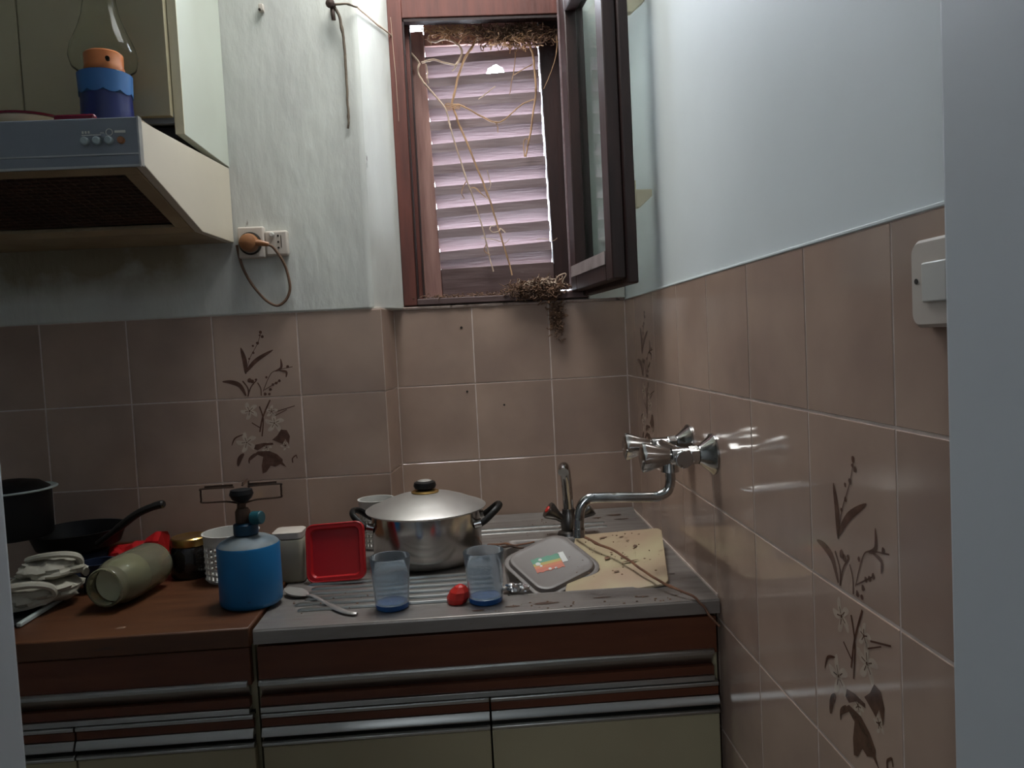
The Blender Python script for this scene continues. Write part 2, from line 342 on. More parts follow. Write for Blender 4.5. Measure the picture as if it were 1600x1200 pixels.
DK += [leafpoly([(360, 440), (352, 350), (325, 262)], 30), leafpoly([(358, 432), (430, 350), (545, 280)], 28), leafpoly([(362, 588), (320, 520), (262, 495), (200, 490)], 30),
       leafpoly([(560, 425), (602, 400), (598, 340)], 16), leafpoly([(585, 420), (636, 430), (635, 468)], 14),
       strip([(362, 440), (385, 340), (440, 235), (465, 150)], 4), strip([(478, 560), (520, 460), (560, 422), (680, 396)], 5), strip([(375, 600), (375, 540), (338, 488)], 9), strip([(375, 590), (395, 530), (432, 485)], 8),
       strip([(465, 590), (462, 540), (440, 500)], 7), strip([(485, 552), (590, 490)], 5), strip([(525, 612), (475, 730), (455, 830)], 11), strip([(452, 655), (478, 740), (470, 860)], 9),
       strip([(400, 765), (455, 800)], 7), strip([(575, 690), (695, 655)], 6), strip([(560, 720), (640, 680)], 5), leafpoly([(345, 975), (318, 1010), (305, 1062)], 30), leafpoly([(420, 975), (385, 1010), (382, 1045)], 12), strip([(705, 992), (680, 1015), (682, 1045)], 9), strip([(705, 990), (712, 1015)], 7),
       leafpoly([(340, 845), (285, 870), (262, 920)], 10),
       [(540, 885), (575, 855), (600, 815), (640, 820), (662, 862), (655, 920), (630, 880), (612, 915), (590, 905)],
       [(415, 945), (425, 915), (480, 905), (545, 905), (548, 918), (490, 925), (440, 955)],
       [(380, 1030), (410, 985), (440, 962), (520, 960), (575, 985), (612, 1020), (612, 1040), (640, 1075), (595, 1052), (560, 1070), (530, 1062), (500, 1105), (474, 1115), (468, 1060), (478, 1000), (440, 985)]]
for fx, fy, fr in ((385, 685, 62), (365, 900, 72), (555, 770, 68), (535, 690, 44), (630, 925, 34), (500, 935, 38)):
    for k in range(5):
        a = 2*PI*k/5+fx; LT.append(leafpoly([(fx, fy), (fx+fr*.6*math.cos(a), fy+fr*.6*math.sin(a)), (fx+fr*math.cos(a+.2), fy+fr*math.sin(a+.2))], fr*.42))
        DK.append(strip([(fx+fr*.15*math.cos(a), fy+fr*.15*math.sin(a)), (fx+fr*.5*math.cos(a), fy+fr*.5*math.sin(a))], 4))
    DK.append(blob(fx, fy, 7, 6))
random.setstate(rs_)
def uvm(p):
    x, y = p; u = (x-(130+.067*(y-50)))/572; v = (y-50+.035*(x-130))/560; return u, v
TS = .1974
def put_motif(t_hi, t_lo):
    for row, t in ((0, t_hi), (1, t_lo)):
        for polys, mm, h, nm in ((LT, M['print_light'], .00025, 'floral_print_pale'), (DK, M['print_dark'], .0004, 'floral_print')):
            b = MB()
            for p in polys:
                q = [uvm(a) for a in p]; c = sum(a[1] for a in q)/len(q)
                if int(c) != row: continue
                q = [(min(.985, max(.015, a))*TS, (1-min(.985, max(.015, v-row)))*TS) for a, v in q]
                # triangulated strip/fan
                k = len(b.v); nq = len(q)
                b.v += [(a, v, h) for a, v in q]
                b.f.append(tuple(range(k, k+nq)))
            me = bpy.data.meshes.new(nm); me.from_pydata(b.v, [], b.f); me.materials.append(mm)
            o = bpy.data.objects.new(nm, me); COL.objects.link(o); o.parent = t
put_motif(motif[('A', 0)], motif[('A', 1)])
put_motif(motif[('R', 1)], motif[('R', 2)])
put_motif(motif[('C', 0)], motif[('C', 1)])
# small tile blemishes (drill holes and chips) on the tiles under the window
ch = MB()
for x, z, r in ((-.4312, 1.367, .0036), (-.425, 1.20, .003), (-.33, 1.16, .0028)): ch.lathe([(r, 0), (r, .0006)], (0, 0, 0), 8, T(x, -.0001, z) @ R('X', 90))
ch.build('drill_hole', M['hole'], wb)

# ---------------------------------------------------------------- window
win = bpy.data.objects.new('window_1', None); COL.objects.link(win); win.location = (-.34, 0, 1.43); struct(win)
f = MB()
f.box(-.577, -.541, 0, .030, 1.43, 2.22); f.box(-.577, -.527, .030, .070, 1.43, 2.22)          # left member with rebate
f.box(-.541, -.095, 0, .030, 2.158, 2.22); f.box(-.577, -.095, .030, .070, 2.170, 2.22)
f.box(-.135, -.095, 0, .070, 1.43, 2.158)
f.build('frame', M['frame_wood'], win, bevel=.0022)
fb = MB(); fb.box(-.541, -.095, -.004, .034, 1.430, 1.446); fb.box(-.541, -.095, .034, .070, 1.430, 1.452)
fb.build('sill_rail', M['rail_wood'], win, bevel=.002)
gsk = MB(); gsk.box(-.5405, -.5365, .002, .03, 1.448, 2.158); gsk.box(-.5275, -.5235, .032, .068, 1.452, 2.168); gsk.box(-.5405, -.135, .002, .028, 2.150, 2.156)
gsk.build('rebate_strip', M['sash_wood'], win)
# unseen transom, added above the shutter to bring in more light
tr = MB(); tr.box(-.577, -.54, 0, .06, 2.22, 2.62); tr.box(-.14, -.095, 0, .06, 2.22, 2.62); tr.box(-.54, -.14, 0, .06, 2.59, 2.62)
tr.build('added_transom_frame', M['frame_wood'], win, bevel=.002)
# louvred shutter hung a little askew
sh = bpy.data.objects.new('shutter', None); COL.objects.link(sh); sh.parent = win; sh.location = (0, .075, .37)
SHO = Vector((-.34, .075, 1.80)); rot = R('Y', -1.2)
def shm(): return T(*SHO) @ rot @ T(*(-SHO))
sb = MB()
sb.box(-.545, -.4845, .075, .113, 1.442, 2.157, shm()); sb.build('stile', M['shutter_wood'], sh, bevel=.002)
MB().box(-.180, -.110, .075, .113, 1.454, 2.200, shm()).build('stile', M['sash_wood'], sh, bevel=.002)
MB().prism([(.077, 1.452), (.111, 1.452), (.111, 1.500), (.077, 1.531)], 'x', -.4843, -.1802, shm()).build('rail', M['rail_wood'], sh, bevel=.002)
MB().box(-.483, -.180, .077, .111, 2.118, 2.200, shm()).build('rail', M['shutter_wood'], sh, bevel=.002)
PITCH = .0571
for k in range(11):
    c = 1.5245+PITCH*k+.036-.002
    prof = [(.078, c), (.078, c+.023), (.113, c-.013), (.113, c-.036)]
    b = MB(); mt = shm() @ T(-.3315, 0, c) @ R('Y', random.uniform(-1.4, -.5)-.6) @ T(.3315, 0, -c)
    x0 = -.4850+random.uniform(-.0004, .0006); x1 = -.1828+random.uniform(-.0020, .001)
    if k == 9:   # broken slat: a bite out of its lower outer edge
        N_ = 40; ring = []
        for i in range(N_+1):
            x = x0+(x1-x0)*i/N_; d = (x+.300)/.027; q = max(0, 1-d*d)**.42 if abs(d) < 1 else 0
            lift = q*.025*(1+.06*math.sin(i*2.1))
            yo = .113-lift*1.02
            ring.append([(x, .078, c), (x, .078, c+.023), (x, yo, c-.013+lift*.98), (x, yo, c-.036+lift*1.02)])
        vs = [p for r_ in ring for p in r_]; fs = [(0, 1, 2, 3), tuple(range(N_*4, N_*4+4))]
        for i in range(N_):
            for j in range(4): fs.append((i*4+j, i*4+(j+1) % 4, (i+1)*4+(j+1) % 4, (i+1)*4+j))
        b.add(vs, fs, mt)
    else: b.prism(prof, 'x', x0, x1, mt)
    b.build('slat', M['slat_wood'], sh, smooth=False)
# inward-opened sash: hinge at the frame's right, free edge towards the room
HX, HY = -.116, -.004
vd = Vector((-.076+.116, -.40+.004, 0)); WID = vd.length; ang = math.degrees(math.atan2(vd.y, vd.x))
SM = T(HX, HY, 0) @ R('Z', ang)      # local x along sash width, local y = thickness (+y towards the right wall)
sash = bpy.data.objects.new('sash', None); COL.objects.link(sash); sash.parent = win; sash.location = (.224, 0, 0)
Z0, Z1 = 1.434, 2.195
def member(b, x0, x1, z0, z1, e=0):
    b.box(x0, x1, -.014, .028, z0, z1, SM)
s_ = MB()
# stepped profile: thick core plus overlapping lip on the room side
for x0, x1, z0, z1 in ((0, .058, Z0+.012, Z1), (WID-.062, WID-.010, Z0+.012, Z1), (.058, WID-.062, Z0+.012, Z0+.070), (.058, WID-.062, Z1-.058, Z1)):
    s_.box(x0, x1, -.024, .006, z0, z1, SM)
s_.build('sash_frame', M['sash_wood'], sash, bevel=.003)
s2 = MB()
for x0, x1, z0, z1 in ((0, .046, Z0, Z1), (WID-.050, WID, Z0, Z1), (.046, WID-.050, Z0, Z0+.055), (.046, WID-.050, Z1-.046, Z1)):
    s2.box(x0, x1, .0062, .030, z0, z1, SM)
s2.build('sash_lip', M['sash_wood'], sash, bevel=.004)
MB().prism([(-.0265, Z0+.048), (-.0255, Z0+.0765), (-.012, Z0+.0785), (-.012, Z0+.0705), (-.0235, Z0+.0695), (-.0243, Z0+.048)], 'x', .012, WID-.062, SM).build('glazing_bead', M['lit_dusty_bead'], sash)  # sloped strip on the bottom rail, coloured pale as its lit upper face
MB().box(.052, WID-.056, .007, .011, Z0+.06, Z1-.05, SM).build('glass_pane', M['glass'], sash, smooth=False)
MB().box(-.003, .0010, -.028, -.024, Z0+.02, Z1, SM).build('weather_strip', M['slat_wood'], sash)
lt = MB()
for zz in (1.622, 2.03):
    lt.box(WID-.045, WID-.012, .030, .036, zz-.03, zz+.03, SM)
    lt.prism([(.036, zz+.012), (.074, zz+.012), (.074, zz-.002), (.046, zz-.026), (.036, zz-.026)], 'x', WID-.040, WID-.020, SM)
lt.build('latch', M['edge_cream'], sash, bevel=.0015)['label'] = 'cream latch'

# ---------------------------------------------------------------- dry vines, nest, string
def wig(pts, r, name, m, label, cat, group=None, amp=.0018, n=6):
    P = spline(pts, n); s = random.random()*50
    P = [p+Vector((noise.noise(Vector((i*.35, s, 1))), noise.noise(Vector((i*.35, s, 5))), noise.noise(Vector((i*.35, s, 9)))))*amp for i, p in enumerate(P)]
    org = P[0].copy(); e = thing(name, org, label, cat, group)
    rr = [r*(1.05-.35*i/len(P))*(1.35 if i % 17 == 8 else 1) for i in range(len(P))]
    MB().tube(P, rr, 6).build('stem', m, e); return e
G = 'dry vines hanging in front of the shutter'
Yv = .055
# positions on the plane just inside the shutter
def V(u, v, y=None):   # metres: u along the window from its left jamb, v down from the head
    return (-.541+u, Yv if y is None else y, 2.158-v)
VP = {
 'A': [(-0.348, 2.130), (-0.360, 2.107), (-0.384, 2.073), (-0.404, 2.029), (-0.417, 1.983), (-0.424, 1.956), (-0.415, 1.922), (-0.406, 1.892), (-0.386, 1.840), (-0.363, 1.773), (-0.341, 1.706), (-0.325, 1.647), (-0.311, 1.591), (-0.296, 1.535), (-0.290, 1.501)],
 'B': [(-0.528, 2.090), (-0.506, 2.066), (-0.507, 2.055), (-0.509, 2.038), (-0.496, 2.013), (-0.473, 1.985), (-0.444, 1.945), (-0.435, 1.909), (-0.432, 1.893), (-0.422, 1.850), (-0.398, 1.759), (-0.381, 1.704), (-0.361, 1.625), (-0.349, 1.561), (-0.339, 1.513)],
 'C': [(-0.499, 2.063), (-0.485, 2.069), (-0.463, 2.070), (-0.438, 2.062), (-0.411, 2.053), (-0.420, 2.041)],
 'D': [(-0.488, 2.060), (-0.485, 2.043), (-0.487, 2.027), (-0.483, 2.011)],
 'E': [(-0.411, 2.053), (-0.402, 2.065), (-0.392, 2.084), (-0.397, 2.103), (-0.405, 2.109), (-0.415, 2.118), (-0.435, 2.122), (-0.460, 2.118), (-0.477, 2.119), (-0.477, 2.130), (-0.462, 2.135), (-0.401, 2.136)],
 'F': [(-0.422, 1.953), (-0.402, 1.951), (-0.380, 1.938), (-0.348, 1.920), (-0.315, 1.903), (-0.295, 1.907), (-0.269, 1.925), (-0.239, 1.949), (-0.209, 1.959)],
 'F2': [(-0.315, 1.903), (-0.308, 1.894), (-0.309, 1.877)],
 'H': [(-0.144, 2.115), (-0.144, 2.084), (-0.152, 2.049), (-0.168, 2.010), (-0.184, 1.978)],
 'I': [(-0.252, 2.082), (-0.255, 2.052), (-0.264, 2.014), (-0.272, 1.974)],
 'J': [(-0.309, 1.996), (-0.333, 1.980), (-0.355, 1.964)],
 'K': [(-0.209, 2.050), (-0.235, 2.038), (-0.259, 2.025)],
 'G': [(-0.228, 2.128), (-0.217, 2.109), (-0.207, 2.081), (-0.203, 2.045), (-0.202, 1.990), (-0.204, 1.965), (-0.215, 1.912), (-0.219, 1.885), (-0.227, 1.854), (-0.232, 1.835), (-0.238, 1.810)],
 'M': [(-0.396, 1.755), (-0.409, 1.736), (-0.412, 1.721), (-0.406, 1.709), (-0.414, 1.707)],
 'N': [(-0.387, 1.735), (-0.375, 1.735), (-0.360, 1.718), (-0.345, 1.706)],
 'O': [(-0.341, 1.780), (-0.337, 1.757), (-0.334, 1.741), (-0.340, 1.730)],
 'P': [(-0.302, 1.614), (-0.314, 1.626), (-0.318, 1.619), (-0.334, 1.617), (-0.342, 1.624), (-0.339, 1.633), (-0.327, 1.633)],
 'Q': [(-0.366, 1.603), (-0.347, 1.600), (-0.327, 1.595), (-0.304, 1.587), (-0.291, 1.598)],
 'S': [(-0.355, 1.585), (-0.360, 1.569), (-0.345, 1.557)],
 'T': [(-0.241, 1.810), (-0.241, 1.847), (-0.233, 1.858), (-0.227, 1.852)],
 'U': [(-0.220, 1.591), (-0.200, 1.594), (-0.176, 1.587), (-0.164, 1.594)],
 'W': [(-0.182, 1.466), (-0.175, 1.486), (-0.152, 1.493), (-0.162, 1.471), (-0.148, 1.465)],
}
VL = [('A', 0.003, 'long tan vine hanging from the window head, right of the two', M['vine']),
('B', 0.0027, 'vine from the left frame curving down, left of the two', M['vine_pale']),
('C', 0.0028, 'pale forked twig bending right near the upper left stile', M['vine_pale']),
('D', 0.002, 'small inner loop of vine at the left edge of the shutter', M['vine_pale']),
('E', 0.0032, 'pale looped vine curling under the upper left window head', M['vine_pale']),
('F', 0.0024, 'thin vine sagging sideways in a shallow curve across the slats', M['vine']),
('F2', 0.0014, 'tiny drooping tip under the sagging sideways vine', M['vine']),
('G', 0.003, 'thick vine hanging beside the right stile of the shutter', M['vine']),
('H', 0.0012, 'hair-thin arching vine between right stile and open sash', M['vine']),
('I', 0.0013, 'thin straight stalk hanging just right of the bright hole', M['vine']),
('J', 0.0015, 'short slanting straw just below the bright hole', M['vine_pale']),
('K', 0.0014, 'short slanting straw joining the thick right vine', M['vine']),
('M', 0.0013, 'small curled tendril left of the two long vines', M['vine']),
('N', 0.0017, 'short bent twig lying across the two long vines', M['vine']),
('O', 0.0013, 'tiny hooked tendril right of the two long vines', M['vine_pale']),
('P', 0.0016, 'curly looped tendril low between the two long vines', M['vine_pale']),
('Q', 0.0012, 'faint wavy tendril crossing a low slat', M['vine_pale']),
('S', 0.0014, 'hooked shoot near the foot of the left long vine', M['vine']),
('T', 0.0015, 'little curl at the tip of the thick right vine', M['vine']),
('U', 0.0009, 'hair-thin wisp at the lower right of the slats', M['vine_pale']),
('W', 0.0022, 'pale looped stem at the lower right corner of the window', M['vine_pale'])]
for k, r, l, m in VL:
    yv = {'W': .0, 'H': .03}.get(k, .055)
    p = [(a, yv-.004+(.004 if i % 2 else 0), b) for i, (a, b) in enumerate(VP[k])]
    if k == 'B': p[0] = (-.5282, .045, 2.0904)
    wig(p, r, 'dry_vine', m, l, 'vine', G, amp=.0012)
tie = MB()
for k in range(3):
    P = [(-.424+.012*math.cos(a)*1.6, .055+.006*math.sin(a), 1.945+.004*math.sin(a*2)+.004*k) for a in [2*PI*i/12 for i in range(12)]]
    tie.tube(P, .0012, 5, closed=True)
tag(tie.build('string_knot', M['vine']), 'yellowish string knot tying the two long vines together', 'string')
def nest(name, label, cx, cy, cz, sx, sy, sz, n, m, r=.0011, L=.05, seedn=1):
    rs = random.getstate(); random.seed(seedn); b = MB()
    for i in range(n):
        p = Vector((cx+random.gauss(0, .42)*sx, cy+random.gauss(0, .4)*sy, cz+random.gauss(0, .42)*sz)); d = Vector((random.uniform(-1, 1), random.uniform(-.3, .3), random.uniform(-.5, .5)))
        P = []
        for k in range(5):
            P.append(p.copy()); p = p+d*L/5; d = (d+Vector((random.uniform(-.9, .9), random.uniform(-.5, .5), random.uniform(-.9, .9)))).normalized()*random.uniform(.6, 1)
        P = [Vector((q.x, q.y, max(q.z, 1.40) if cz > 1.41 else q.z)) for q in P]
        b.tube(P, r*random.uniform(.6, 1.5), 4)
    random.setstate(rs)
    return tag(b.build(name, m, smooth=False), label, 'nest', kind='stuff')
nest('dry_root_tangle', 'tangle of dry straw and roots under the window head', -.245, .045, 2.128, .15, .02, .020, 620, M['nest'], seedn=1)
nest('dry_straw_tangle', 'lighter straw fringe hanging under the root tangle', -.25, .045, 2.112, .11, .02, .018, 130, M['vine'], .0012, .05, seedn=2)
nest('dry_straw_tangle', 'thin straw wisps at the upper left of the shutter', -.42, .045, 2.137, .09, .015, .008, 130, M['vine'], .0010, .05, seedn=6)
nest('fallen_nest', 'dark clump of dirt and roots on the window sill', -.232, -.010, 1.456, .075, .022, .024, 1100, M['nest'], seedn=3, L=.03)
nest('fallen_nest', 'dark root beard hanging from the sill over the tiles', -.183, -.012, 1.385, .020, .008, .055, 330, M['nest'], seedn=4, L=.02)
nest('sill_litter', 'loose straw litter along the left part of the sill', -.42, .008, 1.449, .20, .012, .004, 170, M['nest'], .0009, .022, seedn=8)
nest('fallen_nest', 'pale straw bits on top of the sill clump', -.215, -.016, 1.472, .05, .015, .012, 110, M['vine_pale'], .0010, .025, seedn=5)

# nails and string on the left wall
nl = thing('wall_nail', (-.69, AY-.004, 2.124), 'rusty bent wall nail beside the window holding string', 'nail')
MB().tube([(-.69, AY, 2.126), (-.69, AY-.03, 2.122)], .006, 8).build('shank', M['nail'], nl)
MB().tube(spline([(-.690, AY-.02, 2.122), (-.688, AY-.026, 2.105), (-.687, AY-.024, 2.09)]), .005, 8).build('bent_tip', M['nail'], nl)
MB().lathe([(.0, 0), (.011, .001), (.010, .006), (0, .009)], (0, 0, 0), 10, T(-.692, AY-.028, 2.126) @ R('X', 90)).build('head', M['nail'], nl)
wig([(-.684, AY-.022, 2.122), (-.672, AY-.02, 2.09), (-.668, AY-.012, 2.03), (-.668, AY-.010, 1.95), (-.668, AY-.010, 1.88), (-.671, AY-.009, 1.845)], .0038, 'hanging_string', M['string'], 'dark frayed string hanging straight down from the rusty nail', 'string')
wig([(-.684, AY-.026, 2.124), (-.66, AY-.026, 2.126), (-.634, AY-.010, 2.1245)], .0030, 'nail_string', M['string'], 'short dark string running right from the rusty nail', 'string')
wig([(-.633, AY-.010, 2.1245), (-.602, -.07, 2.121), (-.575, -.010, 2.118), (-.55, .02, 2.103), (-.528, .045, 2.0904)], .0022, 'taut_string', M['vine_pale'], 'pale string stretched from wall corner across the frame to the vines', 'string', amp=.0008)
wig([(-.5685, -.003, 2.16), (-.566, -.003, 2.08), (-.563, -.003, 1.98), (-.5625, -.003, 1.90)], .0007, 'cobweb_thread', M['vine_pale'], 'hair-thin thread hanging down the left window frame', 'thread', amp=.001)
hn = thing('wall_plug', (-.8545, AY-.004, 2.129), 'small pale wall plug stub high above the socket', 'plug')
MB().box(-.860, -.849, AY-.016, AY-.003, 2.120, 2.137, ).build('stub', M['socket'], hn, bevel=.002)
MB().tube([(-.857, AY-.016, 2.122), (-.857, AY-.019, 2.122)], .003, 8).build('hole', M['hole'], hn)

# ---------------------------------------------------------------- base units
ZT = .862
def unit(name, x0, x1, label, splits, y=-.735):
    t = thing(name, ((x0+x1)/2, y+.28, 0), label, 'cabinet')
    yb = AY-.004 if x1 < -.7 else -.004; ca = MB()
    ca.box(x0, x0+.016, y+.018, AY-.004, .10, ZT-.028); ca.box(x1-.016, x1, y+.018, yb, .10, ZT-.028)
    ca.box(x0+.016, x1-.016, y+.018, yb if x1 < -.7 else AY-.004, .10, .116); ca.box(x0+.016, x1-.016, AY-.012, AY-.005, .116, ZT-.028); ca.box(x0+.016, x1-.016, y+.018, y+.034, .70, ZT-.028)
    ca.build('carcass', M['cream'], t)
    MB().box(x0+.01, x1-.01, y+.06, y+.075, .0, .0995).build('plinth', M['wood_panel'], t)
    # false drawer front
    d = MB().box(x0+.005, x1-.004, y, y+.0175, .7675, ZT-.030).build('drawer_front', M['wood_panel'], t, bevel=.001)
    def prof(pts, xa, xb, nm, m): MB().prism([(y+a, b) for a, b in pts], 'x', xa, xb).build(nm, m, t, bevel=.0006)
    # aluminium pull profile under the drawer front, recess and second strips
    xa, xb = x0+.005, x1-.010
    prof([(-.006, .773), (-.002, .776), (.016, .776), (.016, .7665), (-.006, .7665)], xa, xb, 'pull_rail', M['alu'])
    prof([(.002, .766), (.016, .766), (.016, .744), (.013, .744)], xa, xb, 'pull_back', M['alu'])
    MB().box(xa, xb, y+.003, y+.0165, .7285, .7435).build('recess_strip', M['wood_panel'], t)
    prof([(-.002, .728), (.016, .728), (.016, .719), (-.003, .719)], xa, xb, 'drawer_lower_rail', M['alu'])
    MB().box(xa, xb+.005, y+.011, y+.017, .712, .7188).build('shadow_gap', M['shadow_gap'], t)
    for a, b in splits:
        dr = MB().box(a, b, y-.001, y+.0165, .115, .6595).build('door', M['cream'], t, bevel=.0015)
        def dp(pts, nm, m): MB().prism([(y+p, q) for p, q in pts], 'x', a, b).build(nm, m, dr, bevel=.0006)
        dp([(-.003, .715), (-.001, .717), (.0105, .717), (.0105, .708), (-.003, .710)], 'top_edge', M['alu'])
        dp([(.001, .7075), (.0105, .7075), (.0105, .6935), (.001, .6935)], 'wood_strip', M['wood_panel'])
        dp([(-.001, .693), (.010, .693), (.010, .680), (-.008, .679), (-.008, .682)], 'handle_lip', M['alu'])
        dp([(.007, .6785), (.010, .6785), (.010, .6705), (.007, .6705)], 'groove', M['shadow_gap'])
        dp([(-.002, .6700), (-.006, .667), (-.006, .663), (-.002, .6600), (.010, .660), (.010, .670)], 'roll_edge', M['alu'])
    return t
unit('sink_base_cabinet', -.800, -.006, 'brown and cream double-door base cabinet under the steel sink', [(-.795, -.4095), (-.4065, -.010)])
unit('base_cabinet', -1.400, -.8035, 'brown and cream base cabinet under the orange-brown wooden worktop', [(-1.395, -1.1045), (-1.1015, -.8085)])
# steel sink unit
sk = thing('steel_sink_unit', (-.40, -.37, ZT), 'stainless steel sink top with ribbed drainer and tapered bowl', 'sink')
sx0, sx1, sy0, sy1 = -.799, -.003, -.739, -.003
bx0, bx1, by0, by1 = -.365, -.095, -.645, -.25
s = MB()
s.box(sx0, bx0, sy0, AY-.0 if False else sy1, ZT-.003, ZT)
top = MB()
# sheet around the bowl, built from strips (left part stops at the thicker wall)
top.box(-.799, -.622, sy0+.002, AY-.004, ZT-.004, ZT)
top.box(-.622, bx0, sy0+.002, sy1, ZT-.004, ZT)
top.box(bx1, sx1, sy0+.002, sy1, ZT-.004, ZT)
top.box(bx0, bx1, sy0+.002, by0, ZT-.004, ZT)
top.box(bx0, bx1, by1, sy1, ZT-.004, ZT)
top.build('top_sheet', M['steel'], sk)
MB().prism([(sy0, ZT-.0245), (sy0, ZT-.003), (sy0+.003, ZT+.0005), (sy0+.012, ZT+.0005), (sy0+.012, ZT-.003), (sy0+.006, ZT-.006), (sy0+.006, ZT-.0245)], 'x', sx0, sx1).build('front_edge', M['steel'], sk, bevel=.0008)
bw = MB(); cx, cy = (bx0+bx1)/2, (by0+by1)/2
bw.layers([rsq(cx, cy, .141, .203, .03, ZT+.0002), rsq(cx, cy, .134, .196, .03, ZT+.0010), rsq(cx, cy, .127, .189, .05, ZT-.01), rsq(cx, cy, .118, .178, .06, ZT-.14), rsq(cx, cy, .09, .12, .06, ZT-.155)], top=False)
bw.build('bowl', M['steel'], sk)
bk = MB().prism([(-.045, ZT), (-.018, ZT+.0055), (-.004, ZT+.009), (-.003, ZT-.001), (-.045, ZT-.001)], 'x', -.60, sx1); bk.build('back_upstand', M['steel'], sk, bevel=.001)
for yy in (-.125, -.165):
    MB().tube([(-.60, yy, ZT), (-.42, yy, ZT), (-.10, yy, ZT)], .0045, 8, flat=.7).build('deck_ridge', M['alu'], sk)  # brighter metal than the sheet, carries the ridge highlights in its colour
for i in range(6):
    yy = -.655+.031*i
    P = [(-.752+.012*(i % 2 == 0), yy, ZT-.002), (-.745+.012*(i % 2 == 0), yy, ZT+.0012), (-.395, yy, ZT+.0012), (-.388, yy, ZT-.002)]
    MB().tube(P, .0055, 8, flat=.9).build('drainer_rib', M['alu'], sk)  # ribs coloured brighter than the sheet to draw their highlight lines
MB().box(-.0028, -.0005, -.72, -.003, ZT-.006, ZT+.004).build('silicone_seal', M['grout'], sk)
# wooden worktop
wt = thing('wooden_worktop', (-1.1, -.44, .868), 'orange-brown laminate worktop left of the steel sink', 'worktop')
MB().box(-1.40, -.8035, -.742, AY-.003, .8345, .868).build('slab', M['wood_top'], wt, bevel=.003)
MB().box(-1.40, -.802, AY-.020, AY-.0015, .8685, .893).build('upstand', M['wood_top'], wt, bevel=.002)
ws = MB().box(-.80, -.62, AY-.018, AY-.0015, ZT+.0005, .888).build('upstand', M['wood_top'], wt, bevel=.002)

# ---------------------------------------------------------------- hood and wall cabinet
HXr = -.955
hd = thing('range_hood', (-1.3, -.4, 1.58), 'grey-fronted range hood with beige side panel on the left wall', 'hood')
side = [(-.650, 1.657), (-.648, 1.735), (AY-.004, 1.764), (AY-.004, 1.590), (-.370, 1.583)]
MB().prism([(-.650, 1.660), (-.648, 1.735), (AY-.005, 1.764), (AY-.005, 1.590), (-.366, 1.585)], 'x', HXr-.016, HXr).build('side_panel', M['cream_light'], hd, bevel=.0012)
MB().box(-1.6, HXr+.001, -.664, -.6505, 1.656, 1.7378).build('front_panel', M['hood_grey'], hd, bevel=.002)
MB().box(-1.6, HXr+.001, -.6655, -.6642, 1.6745, 1.677).build('trim_line', M['alu'], hd)
MB().box(-1.6, HXr+.001, -.6665, -.6605, 1.6535, 1.6575).build('lower_trim', M['alu'], hd)
MB().box(HXr-.001, HXr+.0018, -.6655, -.651, 1.6555, 1.739).build('corner_trim', M['alu'], hd)
MB().prism([(-.650, 1.7345), (-.650, 1.738), (AY-.006, 1.738), (AY-.006, 1.7345)], 'x', -1.6, HXr-.0005).build('top_sheet', M['hood_under'], hd)
# sloping underside: frame and filter
def slope(y): return 1.657+(y+.650)*(1.585-1.657)/(.650-.370)
def panel(b, x0, x1, y0, y1, dz0, dz1): b.prism([(y0, slope(y0)+dz0), (y1, slope(y1)+dz0), (y1, slope(y1)+dz1), (y0, slope(y0)+dz1)], 'x', x0, x1)
u_ = MB(); panel(u_, -1.6, HXr-.0165, -.6500, -.622, .000, .008); panel(u_, -1.6, HXr-.0165, -.395, -.368, .000, .008); panel(u_, HXr-.045, HXr-.0165, -.622, -.395, .000, .008)
u_.prism([(-.368, 1.5846), (AY-.006, 1.590), (AY-.006, 1.598), (-.368, 1.5926)], 'x', -1.6, HXr-.0165)
u_.build('under_frame', M['hood_under'], hd, bevel=.0012)
fm = MB(); panel(fm, -1.6, HXr-.045, -.622, -.395, .010, .014)
ft = fm.build('filter', M['filter'], hd)
fr = MB()
for i in range(34):
    x = -1.58+i*.0172
    fr.tube([(x, -.618, slope(-.618)+.009), (x+.03, -.40, slope(-.40)+.009)], .0011, 4)
for i in range(16):
    y = -.61+i*.0135; fr.tube([(-1.6, y, slope(y)+.0085), (HXr-.047, y, slope(y)+.0085)], .0010, 4)
fm_ = fr.build('filter_mesh', M['filter'], hd); fm_['kind'] = 'stuff'
for x in (-1.0430, -1.0230, -1.0030): MB().lathe([(.0068, 0), (.0068, .007), (.005, .009)], (0, 0, 0), 14, T(x, -.6642, 1.6985) @ R('X', 90)).build('push_button', M['knob_grey'], hd)
o = MB().lathe([(.0062, 0), (.0062, .004), (.005, .006)], (0, 0, 0), 14, T(-.9835, -.6642, 1.6985) @ R('X', 90)).build('push_button', M['plug'], hd); o['label'] = 'reddish button'
mk = MB(); mk.box(-1.049, -1.017, -.6648, -.6641, 1.7085, 1.7098); mk.box(-.994, -.976, -.6648, -.6641, 1.7115, 1.7155)
for x in (-1.047, -1.042, -1.037): mk.box(x-.0014, x+.0014, -.6648, -.6641, 1.7118, 1.716)
for x0, z0, x1, z1 in ((-1.018, 1.7115, -1.012, 1.716), ): mk.box(x0, x1, -.6648, -.6641, z0, z1-.003)
mk.build('printed_marks', M['mark'], hd)
mkr = MB(); mkr.tube([(-1.003+.0055*math.cos(2*PI*i/16), -.6645, 1.713+.0055*math.sin(2*PI*i/16)) for i in range(16)], .0006, 4, closed=True); mkr.build('printed_ring', M['mark'], hd)

